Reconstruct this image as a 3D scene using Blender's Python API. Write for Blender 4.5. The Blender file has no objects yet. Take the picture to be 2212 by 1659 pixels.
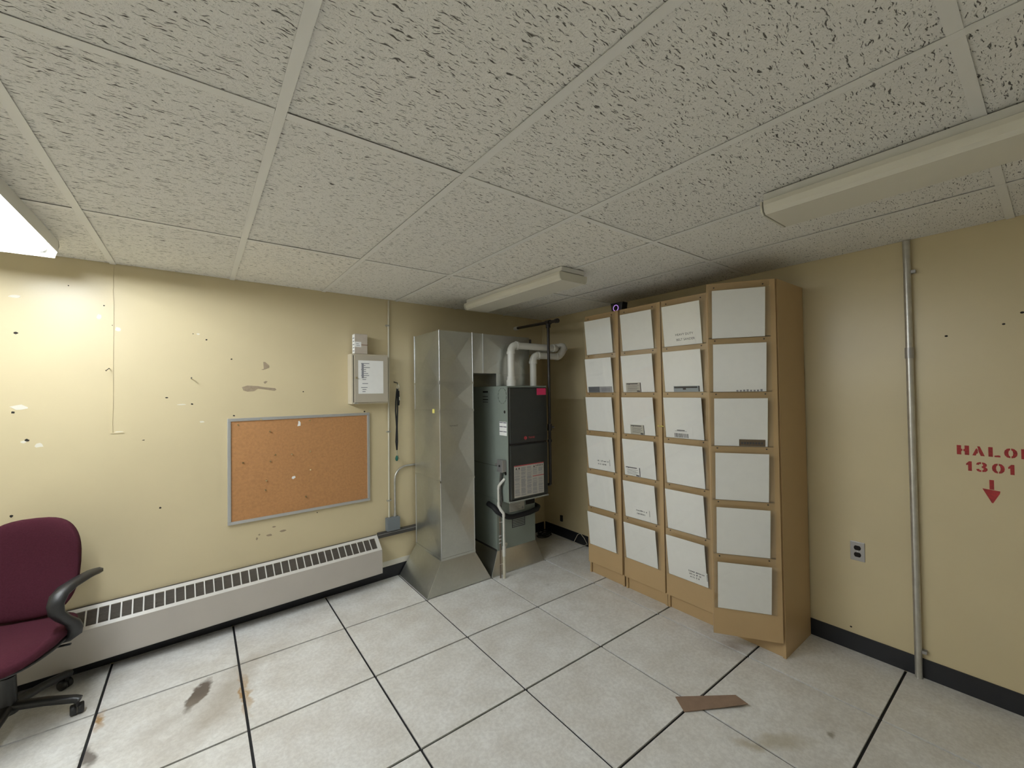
import bpy, bmesh, math, random
from mathutils import Vector, Matrix
random.seed(7)
S = bpy.context.scene
C = S.collection
PI = math.pi
R = math.radians
V = Vector
# ------------------------------------------------------------------ camera
cam_d = bpy.data.cameras.new('camera')
cam = bpy.data.objects.new('camera', cam_d); C.objects.link(cam); S.camera = cam
cam_d.sensor_fit = 'HORIZONTAL'; cam_d.sensor_width = 36.0
cam_d.lens = 895.3412 / 2212.0 * 36.0
cam_d.clip_start = 0.02
rt = V((0.7974, -0.6033, -0.0141)); dn = V((-0.0015, 0.0214, -0.9998)); fw = V((0.6034, 0.7973, 0.0162))
fw.normalize(); rt = (rt - fw * rt.dot(fw)).normalized(); dn = fw.cross(rt)
cam.matrix_world = Matrix(((rt.x, -dn.x, -fw.x, 0.4181), (rt.y, -dn.y, -fw.y, -2.9980), (rt.z, -dn.z, -fw.z, 1.6157), (0, 0, 0, 1)))
# ------------------------------------------------------------------ world, exposure
W = bpy.data.worlds.new('room_dark'); S.world = W; W.use_nodes = True
W.node_tree.nodes['Background'].inputs[0].default_value = (0.0, 0.0, 0.0, 1)
W.node_tree.nodes['Background'].inputs[1].default_value = 0.0
vs = S.view_settings
vs.view_transform = 'Standard'; vs.look = 'None'; vs.gamma = 1.0; vs.use_curve_mapping = False
vs.exposure = 0.0
TUBE_LIGHT = 118.0          # emission of the lit fluorescent tubes
TUBE_COL = (0.90, 0.96, 1.0)
# ------------------------------------------------------------------ dimensions
T = 0.6096
XW = 3.615                  # right wall plane
HC = 2.429                  # ceiling face
XL, YF = -3 * T, -8 * T     # left and front walls
TH = math.atan(0.035)       # the back wall is turned a little against the floor grid
def ywall(x): return 0.51 + 0.035 * x
def wp(s, d=0.0, z=0.0):    # point s along the back wall, d out of it
    return V((s * math.cos(TH) + d * math.sin(TH), 0.51 + s * math.sin(TH) - d * math.cos(TH), z))

# ------------------------------------------------------------------ materials
MATS = {}
def nt(name):
    m = bpy.data.materials.new(name); m.use_nodes = True
    n = m.node_tree.nodes; b = n['Principled BSDF']
    return m, m.node_tree, n, m.node_tree.links, b
def mat(name, col, rough=0.5, metal=0.0, var=0.0, vscale=8.0, bump=0.0, bscale=120.0, spec=0.5, coat=0.0):
    if name in MATS: return MATS[name]
    m, t, n, l, b = nt(name)
    b.inputs['Base Color'].default_value = (*col, 1); b.inputs['Roughness'].default_value = rough
    b.inputs['Metallic'].default_value = metal; b.inputs['Specular IOR Level'].default_value = spec
    b.inputs['Coat Weight'].default_value = coat
    g = n.new('ShaderNodeNewGeometry')
    if var > 0:
        x = n.new('ShaderNodeTexNoise'); x.inputs['Scale'].default_value = vscale; x.inputs['Detail'].default_value = 5
        l.new(g.outputs['Position'], x.inputs['Vector'])
        r = n.new('ShaderNodeValToRGB'); e = r.color_ramp.elements
        e[0].position = 0.3; e[1].position = 0.7
        e[0].color = tuple(c * (1 - var) for c in col) + (1,); e[1].color = tuple(min(1, c * (1 + var)) for c in col) + (1,)
        l.new(x.outputs['Fac'], r.inputs['Fac']); l.new(r.outputs['Color'], b.inputs['Base Color'])
    if bump > 0:
        x = n.new('ShaderNodeTexNoise'); x.inputs['Scale'].default_value = bscale; x.inputs['Detail'].default_value = 3
        l.new(g.outputs['Position'], x.inputs['Vector'])
        bp = n.new('ShaderNodeBump'); bp.inputs['Strength'].default_value = bump; bp.inputs['Distance'].default_value = 0.002
        l.new(x.outputs['Fac'], bp.inputs['Height']); l.new(bp.outputs['Normal'], b.inputs['Normal'])
    MATS[name] = m
    return m

M_wall = mat('wall_paint_yellow', (0.67, 0.57, 0.36), 0.33, var=0.03, vscale=2.2, bump=0.10, bscale=90, spec=0.5)
M_wallr = M_wall
M_wallw = mat('wall_paint_cream', (0.82, 0.765, 0.62), 0.5, bump=0.12, bscale=90)
M_base = mat('black_vinyl_base', (0.012, 0.013, 0.018), 0.45)
M_void = mat('floor_void_black', (0.01, 0.01, 0.012), 0.8)
M_grid = mat('ceiling_grid_white', (0.84, 0.83, 0.79), 0.5)
M_plen = mat('plenum_dark', (0.05, 0.05, 0.05), 0.9)
M_white = mat('white_enamel', (0.78, 0.77, 0.72), 0.35)
M_lens = mat('prismatic_lens', (0.75, 0.72, 0.62), 0.4, bump=0.2, bscale=260)
M_lenscap = mat('lens_end_cap', (0.72, 0.70, 0.60), 0.45)
M_rad = mat('radiator_enamel', (0.54, 0.50, 0.455), 0.33, var=0.03, vscale=5)
M_radface = mat('radiator_face_enamel', (0.72, 0.70, 0.66), 0.35)
M_dark = mat('dark_gap', (0.035, 0.03, 0.026), 0.7)
M_louv = mat('louver_metal', (0.30, 0.27, 0.24), 0.5)
M_cork = mat('cork', (0.47, 0.235, 0.095), 0.9, var=0.10, vscale=60, bump=0.3, bscale=300)
M_alu = mat('aluminium_frame', (0.62, 0.63, 0.64), 0.38, metal=0.7)
M_panel = mat('beige_steel', (0.50, 0.45, 0.36), 0.45)
M_panelside = mat('beige_steel_edge', (0.60, 0.54, 0.42), 0.45)
M_paper = mat('paper_white', (0.95, 0.945, 0.925), 0.75, var=0.015, vscale=30)
M_card = mat('carton_beige', (0.56, 0.49, 0.41), 0.8, var=0.05, vscale=20)
M_cardb = mat('cardboard_brown', (0.30, 0.20, 0.14), 0.85, var=0.08, vscale=30)
M_conduit = mat('conduit_galvanised', (0.58, 0.57, 0.54), 0.35, metal=0.75, var=0.1, vscale=25)
M_paintpipe = mat('pipe_painted_cream', (0.66, 0.62, 0.50), 0.35)
M_jbox = mat('box_blue_grey', (0.20, 0.225, 0.245), 0.5)
M_strip = mat('raceway_dark', (0.07, 0.065, 0.06), 0.5)
M_green = mat('furnace_grey_green', (0.26, 0.30, 0.265), 0.38, var=0.05, vscale=6)
M_fdoor = mat('furnace_door_charcoal', (0.028, 0.031, 0.028), 0.4, var=0.12, vscale=4)
M_fshelf = mat('furnace_bare_edge', (0.32, 0.33, 0.30), 0.4)
M_pvc = mat('pvc_white', (0.74, 0.73, 0.68), 0.3)
M_pvcy = mat('pvc_aged', (0.66, 0.62, 0.50), 0.35)
M_iron = mat('black_iron_pipe', (0.022, 0.017, 0.015), 0.4)
M_foam = mat('black_pipe_foam', (0.012, 0.012, 0.014), 0.75)
M_wood = mat('maple_laminate', (0.52, 0.36, 0.185), 0.42, var=0.03, vscale=3)
M_woodd = mat('maple_laminate_inside', (0.42, 0.29, 0.15), 0.5)
M_burg = mat('burgundy_fabric', (0.058, 0.013, 0.022), 0.95, var=0.10, vscale=140, bump=0.5, bscale=700, spec=0.15)
M_blkp = mat('black_plastic', (0.016, 0.016, 0.017), 0.42)
M_ink = mat('ink_dark', (0.05, 0.05, 0.06), 0.7)
M_inkg = mat('ink_grey', (0.30, 0.30, 0.33), 0.7)
M_red = mat('stencil_red_paint', (0.36, 0.022, 0.022), 0.6, var=0.25, vscale=90)
M_redl = mat('emblem_red', (0.50, 0.05, 0.06), 0.4)
M_pink = mat('pink_sticker', (0.80, 0.045, 0.16), 0.5)
M_yel = mat('yellow_sticker', (0.85, 0.78, 0.22), 0.5)
M_navy = mat('navy_print', (0.012, 0.014, 0.06), 0.5)
M_steel = mat('outlet_steel', (0.42, 0.41, 0.41), 0.35, metal=0.6)
M_chrome = mat('chrome', (0.75, 0.74, 0.70), 0.15, metal=1.0)
M_brass = mat('brass', (0.55, 0.45, 0.25), 0.3, metal=0.9)
M_copper = mat('copper_dull', (0.22, 0.17, 0.13), 0.4, metal=0.6)
M_strap = mat('lanyard_black', (0.02, 0.02, 0.02), 0.9)
M_teal = mat('teal_bead', (0.01, 0.13, 0.10), 0.3)
M_hole = mat('hole_black', (0.015, 0.012, 0.010), 0.9)
M_chip = mat('bare_drywall_paper', (0.36, 0.28, 0.19), 0.85, var=0.1, vscale=60)
M_chipw = mat('white_gypsum', (0.80, 0.76, 0.66), 0.85)
M_nail = mat('nail_dark', (0.10, 0.09, 0.07), 0.5, metal=0.4)
M_bslab = mat('brown_label', (0.13, 0.085, 0.045), 0.6)
M_gcard = mat('grey_card', (0.16, 0.165, 0.18), 0.6)
M_gcardl = mat('light_grey_card', (0.42, 0.41, 0.42), 0.6)
M_bcard = mat('blue_grey_card', (0.36, 0.40, 0.43), 0.6)
M_cream = mat('cream_card', (0.55, 0.53, 0.47), 0.6)

def m_galv():
    m, t, n, l, b = nt('galvanised_sheet')
    b.inputs['Metallic'].default_value = 0.9
    tc = n.new('ShaderNodeNewGeometry')
    v = n.new('ShaderNodeTexVoronoi'); v.inputs['Scale'].default_value = 70
    l.new(tc.outputs['Position'], v.inputs['Vector'])
    no = n.new('ShaderNodeTexNoise'); no.inputs['Scale'].default_value = 4; no.inputs['Detail'].default_value = 4
    l.new(tc.outputs['Position'], no.inputs['Vector'])
    mx = n.new('ShaderNodeMix'); mx.data_type = 'RGBA'; mx.inputs['Factor'].default_value = 0.16
    l.new(no.outputs['Fac'], mx.inputs['A']); l.new(v.outputs['Color'], mx.inputs['B'])
    bw = n.new('ShaderNodeRGBToBW'); l.new(mx.outputs['Result'], bw.inputs['Color'])
    r = n.new('ShaderNodeValToRGB'); e = r.color_ramp.elements
    e[0].position = 0.25; e[0].color = (0.54, 0.555, 0.525, 1); e[1].position = 0.75; e[1].color = (0.64, 0.66, 0.625, 1)
    l.new(bw.outputs['Val'], r.inputs['Fac']); l.new(r.outputs['Color'], b.inputs['Base Color'])
    mr = n.new('ShaderNodeMapRange'); mr.inputs['To Min'].default_value = 0.27; mr.inputs['To Max'].default_value = 0.30
    l.new(bw.outputs['Val'], mr.inputs['Value']); l.new(mr.outputs['Result'], b.inputs['Roughness'])
    return m
M_galv = m_galv()

def m_acrylic():
    m = bpy.data.materials.new('clear_acrylic'); m.use_nodes = True
    n = m.node_tree.nodes; l = m.node_tree.links; n.clear()
    o = n.new('ShaderNodeOutputMaterial'); tr = n.new('ShaderNodeBsdfTransparent'); gl = n.new('ShaderNodeBsdfGlossy')
    tr.inputs['Color'].default_value = (0.99, 0.99, 0.985, 1); gl.inputs['Roughness'].default_value = 0.04
    lw = n.new('ShaderNodeLayerWeight'); pw = n.new('ShaderNodeMath'); pw.operation = 'POWER'; pw.inputs[1].default_value = 5.0
    l.new(lw.outputs['Facing'], pw.inputs[0])
    fr = n.new('ShaderNodeMath'); fr.operation = 'MULTIPLY_ADD'; fr.inputs[1].default_value = 0.96; fr.inputs[2].default_value = 0.04
    l.new(pw.outputs[0], fr.inputs[0])
    mx = n.new('ShaderNodeMixShader')
    l.new(fr.outputs[0], mx.inputs[0]); l.new(tr.outputs[0], mx.inputs[1]); l.new(gl.outputs[0], mx.inputs[2]); l.new(mx.outputs[0], o.inputs['Surface'])
    return m
M_acr = m_acrylic()

def m_emit(name, col, s):
    m = bpy.data.materials.new(name); m.use_nodes = True
    n = m.node_tree.nodes; l = m.node_tree.links; n.clear()
    o = n.new('ShaderNodeOutputMaterial'); e = n.new('ShaderNodeEmission')
    e.inputs['Color'].default_value = (*col, 1); e.inputs['Strength'].default_value = s
    l.new(e.outputs[0], o.inputs['Surface'])
    return m
M_tube = m_emit('fluorescent_tube_lit', TUBE_COL, TUBE_LIGHT)
M_tubeoff = mat('fluorescent_tube_off', (0.80, 0.80, 0.78), 0.2)
M_led = m_emit('violet_led_ring', (0.55, 0.30, 0.85), 0.9)

def m_ceiling():
    m, t, n, l, b = nt('fissured_ceiling_tile')
    b.inputs['Roughness'].default_value = 0.95; b.inputs['Specular IOR Level'].default_value = 0.1
    g = n.new('ShaderNodeNewGeometry'); oi = n.new('ShaderNodeObjectInfo')
    cb = n.new('ShaderNodeCombineXYZ')
    mu = n.new('ShaderNodeMath'); mu.operation = 'MULTIPLY'; mu.inputs[1].default_value = 37.0
    l.new(oi.outputs['Random'], mu.inputs[0]); l.new(mu.outputs[0], cb.inputs['Z'])
    ad = n.new('ShaderNodeVectorMath'); ad.operation = 'ADD'
    l.new(g.outputs['Position'], ad.inputs[0]); l.new(cb.outputs[0], ad.inputs[1])
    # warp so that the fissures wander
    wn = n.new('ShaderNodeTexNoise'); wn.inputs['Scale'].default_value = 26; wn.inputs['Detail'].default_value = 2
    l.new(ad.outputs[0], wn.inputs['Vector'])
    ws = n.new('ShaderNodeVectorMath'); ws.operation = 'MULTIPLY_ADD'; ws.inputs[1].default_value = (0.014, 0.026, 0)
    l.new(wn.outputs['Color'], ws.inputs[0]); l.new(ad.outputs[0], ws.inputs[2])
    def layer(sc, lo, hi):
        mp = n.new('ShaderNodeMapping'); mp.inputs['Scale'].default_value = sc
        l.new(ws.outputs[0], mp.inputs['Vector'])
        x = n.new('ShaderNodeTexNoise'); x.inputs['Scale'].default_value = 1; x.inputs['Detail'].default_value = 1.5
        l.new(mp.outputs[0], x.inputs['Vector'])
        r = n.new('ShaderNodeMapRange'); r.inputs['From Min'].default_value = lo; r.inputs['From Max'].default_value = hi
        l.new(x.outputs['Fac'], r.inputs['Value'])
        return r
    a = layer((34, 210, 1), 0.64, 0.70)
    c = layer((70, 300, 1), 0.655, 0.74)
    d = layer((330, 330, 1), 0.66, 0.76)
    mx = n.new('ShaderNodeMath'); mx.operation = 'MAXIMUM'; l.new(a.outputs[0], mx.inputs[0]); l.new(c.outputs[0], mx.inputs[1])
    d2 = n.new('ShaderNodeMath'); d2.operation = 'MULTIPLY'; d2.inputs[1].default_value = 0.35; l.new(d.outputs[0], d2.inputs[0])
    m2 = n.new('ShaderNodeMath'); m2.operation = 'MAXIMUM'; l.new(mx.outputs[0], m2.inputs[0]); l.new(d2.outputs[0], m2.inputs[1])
    # tone differs a little from tile to tile
    ra = n.new('ShaderNodeValToRGB'); e = ra.color_ramp.elements
    e[0].color = (0.86, 0.845, 0.80, 1); e[1].color = (0.92, 0.895, 0.83, 1); l.new(oi.outputs['Random'], ra.inputs['Fac'])
    cm = n.new('ShaderNodeMix'); cm.data_type = 'RGBA'; cm.inputs['B'].default_value = (0.15, 0.14, 0.125, 1)  # shade inside the fissure pits painted into the tile colour
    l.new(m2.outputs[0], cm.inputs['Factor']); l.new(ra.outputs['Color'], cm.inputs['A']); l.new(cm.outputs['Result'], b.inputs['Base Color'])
    # pebbled face between the fissures
    pb = n.new('ShaderNodeTexNoise'); pb.inputs['Scale'].default_value = 170; pb.inputs['Detail'].default_value = 3; l.new(ad.outputs[0], pb.inputs['Vector'])
    hs = n.new('ShaderNodeMath'); hs.operation = 'MULTIPLY_ADD'; hs.inputs[1].default_value = -0.9; l.new(pb.outputs['Fac'], hs.inputs[0]); l.new(m2.outputs[0], hs.inputs[2])
    bp = n.new('ShaderNodeBump'); bp.invert = True; bp.inputs['Strength'].default_value = 0.9; bp.inputs['Distance'].default_value = 0.003
    l.new(hs.outputs[0], bp.inputs['Height']); l.new(bp.outputs['Normal'], b.inputs['Normal'])
    return m
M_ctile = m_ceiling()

def m_floor():
    m, t, n, l, b = nt('raised_floor_laminate')
    b.inputs['Roughness'].default_value = 0.34; b.inputs['Specular IOR Level'].default_value = 0.4
    g = n.new('ShaderNodeNewGeometry'); oi = n.new('ShaderNodeObjectInfo')
    cb = n.new('ShaderNodeCombineXYZ'); mu = n.new('ShaderNodeMath'); mu.operation = 'MULTIPLY'; mu.inputs[1].default_value = 19.0
    l.new(oi.outputs['Random'], mu.inputs[0]); l.new(mu.outputs[0], cb.inputs['Z'])
    ad = n.new('ShaderNodeVectorMath'); ad.operation = 'ADD'; l.new(g.outputs['Position'], ad.inputs[0]); l.new(cb.outputs[0], ad.inputs[1])
    def noise(sc, det=5, rough=0.55, vec=None):
        x = n.new('ShaderNodeTexNoise'); x.inputs['Scale'].default_value = sc; x.inputs['Detail'].default_value = det; x.inputs['Roughness'].default_value = rough
        l.new((vec or ad).outputs[0], x.inputs['Vector']); return x
    def ramp(src, p0, c0, p1, c1):
        r = n.new('ShaderNodeValToRGB'); e = r.color_ramp.elements
        e[0].position = p0; e[0].color = (*c0, 1); e[1].position = p1; e[1].color = (*c1, 1); l.new(src, r.inputs['Fac']); return r
    base = ramp(noise(5, 6).outputs['Fac'], 0.33, (0.78, 0.755, 0.715), 0.66, (0.92, 0.915, 0.90))
    spk = ramp(noise(55, 4, 0.7).outputs['Fac'], 0.40, (0.78, 0.77, 0.76), 0.60, (1, 1, 1))
    mul = n.new('ShaderNodeMix'); mul.data_type = 'RGBA'; mul.blend_type = 'MULTIPLY'; mul.inputs['Factor'].default_value = 0.55
    l.new(base.outputs[0], mul.inputs['A']); l.new(spk.outputs[0], mul.inputs['B'])
    last = mul.outputs['Result']
    # scuffs
    sc = ramp(noise(9, 8, 0.75).outputs['Fac'], 0.64, (0, 0, 0), 0.78, (1, 1, 1))
    mx = n.new('ShaderNodeMix'); mx.data_type = 'RGBA'; mx.inputs['B'].default_value = (0.30, 0.27, 0.23, 1)
    sf = n.new('ShaderNodeMath'); sf.operation = 'MULTIPLY'; sf.inputs[1].default_value = 0.55
    l.new(sc.outputs[0], sf.inputs[0]); l.new(sf.outputs[0], mx.inputs['Factor']); l.new(last, mx.inputs['A']); last = mx.outputs['Result']
    # spills and rust with places of their own: (x, y, rx, ry, turn, colour, strength, softness)
    wob = noise(14, 4, 0.6, g); wv = n.new('ShaderNodeVectorMath'); wv.operation = 'MULTIPLY_ADD'
    wv.inputs[1].default_value = (0.09, 0.09, 0); l.new(wob.outputs['Color'], wv.inputs[0]); l.new(g.outputs['Position'], wv.inputs[2])
    for (x, y, rx, ry, a, col, st, so) in [
        (0.418, -0.158, 0.145, 0.045, 66, (0.125, 0.095, 0.075), 0.96, 0.35),
        (0.56, -0.20, 0.30, 0.13, 62, (0.34, 0.28, 0.205), 0.62, 1.0),
        (0.44, -0.42, 0.34, 0.12, 40, (0.38, 0.32, 0.25), 0.55, 1.0),
        (0.70, 0.00, 0.22, 0.10, 20, (0.42, 0.36, 0.28), 0.5, 1.0),
        (0.603, -0.30, 0.24, 0.016, 90, (0.42, 0.22, 0.05), 0.85, 0.8),
        (0.625, -0.30, 0.24, 0.020, 90, (0.45, 0.26, 0.07), 0.75, 0.9),
        (0.022, -0.07, 0.10, 0.022, 92, (0.40, 0.22, 0.06), 0.9, 0.8),
        (0.02, -0.34, 0.11, 0.035, 100, (0.14, 0.115, 0.10), 0.85, 0.6),
        (0.30, -0.30, 0.32, 0.10, 25, (0.42, 0.37, 0.31), 0.45, 1.0),
        (2.52, -2.19, 0.20, 0.055, -33, (0.50, 0.44, 0.31), 0.55, 0.7),
        (2.40, -2.12, 0.09, 0.03, -60, (0.46, 0.39, 0.26), 0.55, 0.7),
        (2.76, -2.33, 0.03, 0.02, 0, (0.22, 0.18, 0.12), 0.7, 0.8),
        (3.08, -1.73, 0.10, 0.06, -70, (0.22, 0.13, 0.07), 0.5, 0.9)]:
        mp = n.new('ShaderNodeMapping'); mp.vector_type = 'TEXTURE'
        mp.inputs['Location'].default_value = (x + 0.045, y + 0.045, 0); mp.inputs['Rotation'].default_value = (0, 0, R(a)); mp.inputs['Scale'].default_value = (rx, ry, 1)
        l.new(wv.outputs[0], mp.inputs['Vector'])
        ln = n.new('ShaderNodeVectorMath'); ln.operation = 'LENGTH'; l.new(mp.outputs[0], ln.inputs[0])
        mr = n.new('ShaderNodeMapRange'); mr.inputs['From Min'].default_value = 1.0; mr.inputs['From Max'].default_value = 1.0 - so
        mr.inputs['To Max'].default_value = st; l.new(ln.outputs['Value'], mr.inputs['Value'])
        k = n.new('ShaderNodeMix'); k.data_type = 'RGBA'; k.inputs['B'].default_value = (*col, 1)
        l.new(mr.outputs['Result'], k.inputs['Factor']); l.new(last, k.inputs['A']); last = k.outputs['Result']
    l.new(last, b.inputs['Base Color'])
    return m
M_floor = m_floor()

# ------------------------------------------------------------------ mesh helpers
class MB:
    def __init__(s): s.v = []; s.f = []; s.sm = []
    def add(s, vs, fs, smooth=False):
        o = len(s.v); s.v += [tuple(p) for p in vs]; s.f += [tuple(i + o for i in f) for f in fs]; s.sm += [smooth] * len(fs); return s
    def box(s, x0, x1, y0, y1, z0, z1):
        x0, x1 = min(x0, x1), max(x0, x1); y0, y1 = min(y0, y1), max(y0, y1); z0, z1 = min(z0, z1), max(z0, z1)
        return s.add([(x0, y0, z0), (x1, y0, z0), (x1, y1, z0), (x0, y1, z0), (x0, y0, z1), (x1, y0, z1), (x1, y1, z1), (x0, y1, z1)],
                     [(0, 3, 2, 1), (4, 5, 6, 7), (0, 1, 5, 4), (1, 2, 6, 5), (2, 3, 7, 6), (3, 0, 4, 7)])
    def prism(s, pts, vec):       # closed polygon pts extruded by vec
        n = len(pts); a = [V(p) for p in pts]; b = [p + V(vec) for p in a]
        nn = V((0, 0, 0))
        for i in range(n): nn += a[i].cross(a[(i + 1) % n])
        fl = nn.dot(V(vec)) > 0
        f = [tuple(range(n))[::-1] if fl else tuple(range(n)), tuple(range(n, 2 * n)) if fl else tuple(range(n, 2 * n))[::-1]]
        for i in range(n):
            j = (i + 1) % n
            f.append((i, j, n + j, n + i) if fl else (j, i, n + i, n + j))
        return s.add(a + b, f)
    def tube(s, path, r, seg=12, caps=True):
        P = [V(p) for p in path]; n = len(P); rr = r if isinstance(r, (list, tuple)) else [r] * n
        vs_ = []; up = None
        for i, p in enumerate(P):
            d = (P[min(i + 1, n - 1)] - P[max(i - 1, 0)]).normalized()
            if up is None:
                up = V((0, 0, 1)) if abs(d.z) < 0.9 else V((1, 0, 0))
            a = d.cross(up).normalized(); up = a.cross(d).normalized()
            for k in range(seg):
                t = 2 * PI * k / seg; vs_.append(p + a * (rr[i] * math.cos(t)) + up * (rr[i] * math.sin(t)))
        f = []
        for i in range(n - 1):
            for k in range(seg):
                k2 = (k + 1) % seg; f.append((i * seg + k, i * seg + k2, (i + 1) * seg + k2, (i + 1) * seg + k))
        s.add(vs_, f, True)
        if caps:
            s.add(vs_[:seg], [tuple(range(seg))[::-1]]); s.add(vs_[-seg:], [tuple(range(seg))])
        return s
    def flatbar(s, path, w, t, side):  # rectangular section swept: w along side, t across
        P = [V(p) for p in path]; n = len(P); sd = V(side).normalized(); vs_ = []
        ww = w if isinstance(w, (list, tuple)) else [w] * n
        for i, p in enumerate(P):
            d = (P[min(i + 1, n - 1)] - P[max(i - 1, 0)]).normalized(); u = d.cross(sd).normalized()
            for k in range(8):
                c = math.cos(PI / 8 + k * PI / 4); q = math.sin(PI / 8 + k * PI / 4)
                vs_.append(p + sd * (max(-1, min(1, c * 1.25)) * ww[i] / 2) + u * (max(-1, min(1, q * 1.25)) * t / 2))
        f = [(i * 8 + k, i * 8 + (k + 1) % 8, (i + 1) * 8 + (k + 1) % 8, (i + 1) * 8 + k) for i in range(n - 1) for k in range(8)]
        s.add(vs_, f, True); s.add(vs_[:8], [tuple(range(8))[::-1]]); s.add(vs_[-8:], [tuple(range(8))])
        return s
    def disc(s, c, nrm, r, seg=12, ry=None):
        nrm = V(nrm).normalized(); a = nrm.orthogonal().normalized()
        if abs(nrm.z) < 0.9: a = V((0, 0, 1)).cross(nrm).normalized()
        b = nrm.cross(a); ry = ry or r
        return s.add([V(c) + a * r * math.cos(2 * PI * k / seg) + b * ry * math.sin(2 * PI * k / seg) for k in range(seg)], [tuple(range(seg))])
    def build(s, name, m, parent=None, bevel=0.0, fix=True):
        me = bpy.data.meshes.new(name); me.from_pydata(s.v, [], s.f)
        for p, q in zip(me.polygons, s.sm): p.use_smooth = q
        if fix:
            bm = bmesh.new(); bm.from_mesh(me); bmesh.ops.recalc_face_normals(bm, faces=bm.faces); bm.to_mesh(me); bm.free()
        me.materials.append(m); me.update()
        o = bpy.data.objects.new(name, me); C.objects.link(o)
        if parent is not None: o.parent = parent
        if bevel > 0:
            md = o.modifiers.new('bevel', 'BEVEL'); md.width = bevel; md.segments = 2; md.limit_method = 'ANGLE'; md.angle_limit = R(40)
        return o
def thing(name, label, cat, loc=(0, 0, 0), rz=0.0, group=None):
    o = bpy.data.objects.new(name, None); C.objects.link(o); o.empty_display_size = 0.05
    o.location = loc; o.rotation_euler = (0, 0, rz)
    return tag(o, label, cat, group)
def tag(o, label, cat, group=None):
    o['label'] = label; o['category'] = cat
    if group: o['group'] = group
    return o
def struct(o): o['kind'] = 'structure'; return o
def linked(o, parent, loc=None, rot=None):
    c = bpy.data.objects.new(o.name.split('.')[0], o.data); C.objects.link(c); c.parent = parent
    if loc is not None: c.location = loc
    if rot is not None: c.rotation_euler = rot
    for md in o.modifiers:
        n = c.modifiers.new(md.name, md.type)
        if md.type == 'BEVEL': n.width = md.width; n.segments = md.segments; n.limit_method = 'ANGLE'; n.angle_limit = md.angle_limit
    return c
def arc(c, a, b, r, n=7):   # quarter bend: from c+a*r round to c+b*r (a, b unit, centre c)
    return [V(c) + V(a) * r * math.cos(t) + V(b) * r * math.sin(t) for t in [PI / 2 * k / (n - 1) for k in range(n)]]
def text_mesh(body, size, name, m, parent, loc, rot, extrude=0.0002, align='LEFT', mtx=None):
    cu = bpy.data.curves.new('text', 'FONT'); cu.body = body; cu.size = size; cu.extrude = extrude; cu.align_x = align; cu.resolution_u = 3
    o = bpy.data.objects.new('text', cu); C.objects.link(o)
    dg = bpy.context.evaluated_depsgraph_get(); me = bpy.data.meshes.new_from_object(o.evaluated_get(dg))
    bpy.data.objects.remove(o); bpy.data.curves.remove(cu)
    me.materials.clear(); me.materials.append(m)
    k = bpy.data.objects.new(name, me); C.objects.link(k); k.parent = parent; k.location = loc; k.rotation_euler = rot
    if mtx is not None: k.matrix_local = mtx
    return k

# ================================================================== THE ROOM
# floor: dark void below, one object for each laid tile
fl = struct(MB().add([(XL, YF, -0.05), (XW, YF, -0.05), (XW, ywall(XW), -0.05), (XL, ywall(XL), -0.05),
                      (XL, YF, -0.008), (XW, YF, -0.008), (XW, ywall(XW), -0.008), (XL, ywall(XL), -0.008)],
                     [(0, 3, 2, 1), (4, 5, 6, 7), (0, 1, 5, 4), (1, 2, 6, 5), (2, 3, 7, 6), (3, 0, 4, 7)]).build('floor', M_void))
GAP = 0.0060
std = None
for c in range(-3, 6):
    for r in range(-1, 8):
        x0, x1 = c * T + GAP, min((c + 1) * T - GAP, XW - 0.004)
        y1, y0 = -r * T - GAP, -(r + 1) * T + GAP
        if c < 5 and r >= 0:
            if std is None:
                a = (T - 2 * GAP) / 2
                std = MB().box(-a, a, -a, a, -0.028, 0).build('floor_tile', M_floor, fl, bevel=0.0012)
                std.location = ((x0 + x1) / 2, (y0 + y1) / 2, 0)
            else: linked(std, fl, ((x0 + x1) / 2, (y0 + y1) / 2, 0))
        else:
            if r < 0: pts = [(x0, y0, -0.028), (x1, y0, -0.028), (x1, ywall(x1) - 0.004, -0.028), (x0, ywall(x0) - 0.004, -0.028)]
            else: pts = [(x0, y0, -0.028), (x1, y0, -0.028), (x1, y1, -0.028), (x0, y1, -0.028)]
            MB().prism(pts, (0, 0, 0.028)).build('floor_tile', M_floor, fl, bevel=0.0012)

# ceiling: deck, lay-in tiles 2 x 4 ft, tee bars
ce = struct(MB().box(XL, XW, YF, 0.64, HC + 0.10, HC + 0.14).build('ceiling', M_plen))
CY = -1.6496
rows = [CY + 1.2192 * k for k in range(-4, 3)]      # cross tee lines
ymin = YF
BW = 0.0145
edges_y = [y for y in rows if YF < y < 0.45]
spans = list(zip([YF] + edges_y, edges_y + [None]))
for ci in range(-3, 6):
    for si, (ya, yb) in enumerate(spans):
        x0, x1 = ci * T, min((ci + 1) * T, XW - 0.003)
        dz = random.uniform(0.0030, 0.0055)
        dx = random.uniform(-0.0015, 0.0015); dy = random.uniform(-0.0015, 0.0015)
        g = BW - 0.003
        if ya == YF: a0 = YF + 0.004
        else: a0 = ya + g
        if yb is None: p = [(x0 + g, a0), (x1 - (g if ci < 5 else 0), a0), (x1 - (g if ci < 5 else 0), ywall(x1) - 0.004), (x0 + g, ywall(x0) - 0.004)]
        else: p = [(x0 + g, a0), (x1 - (g if ci < 5 else 0), a0), (x1 - (g if ci < 5 else 0), yb - g), (x0 + g, yb - g)]
        cx = sum(q[0] for q in p) / 4; cy = sum(q[1] for q in p) / 4
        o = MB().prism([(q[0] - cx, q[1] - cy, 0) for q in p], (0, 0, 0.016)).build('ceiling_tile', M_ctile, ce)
        o.location = (cx + dx, cy + dy, HC + dz)
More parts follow.
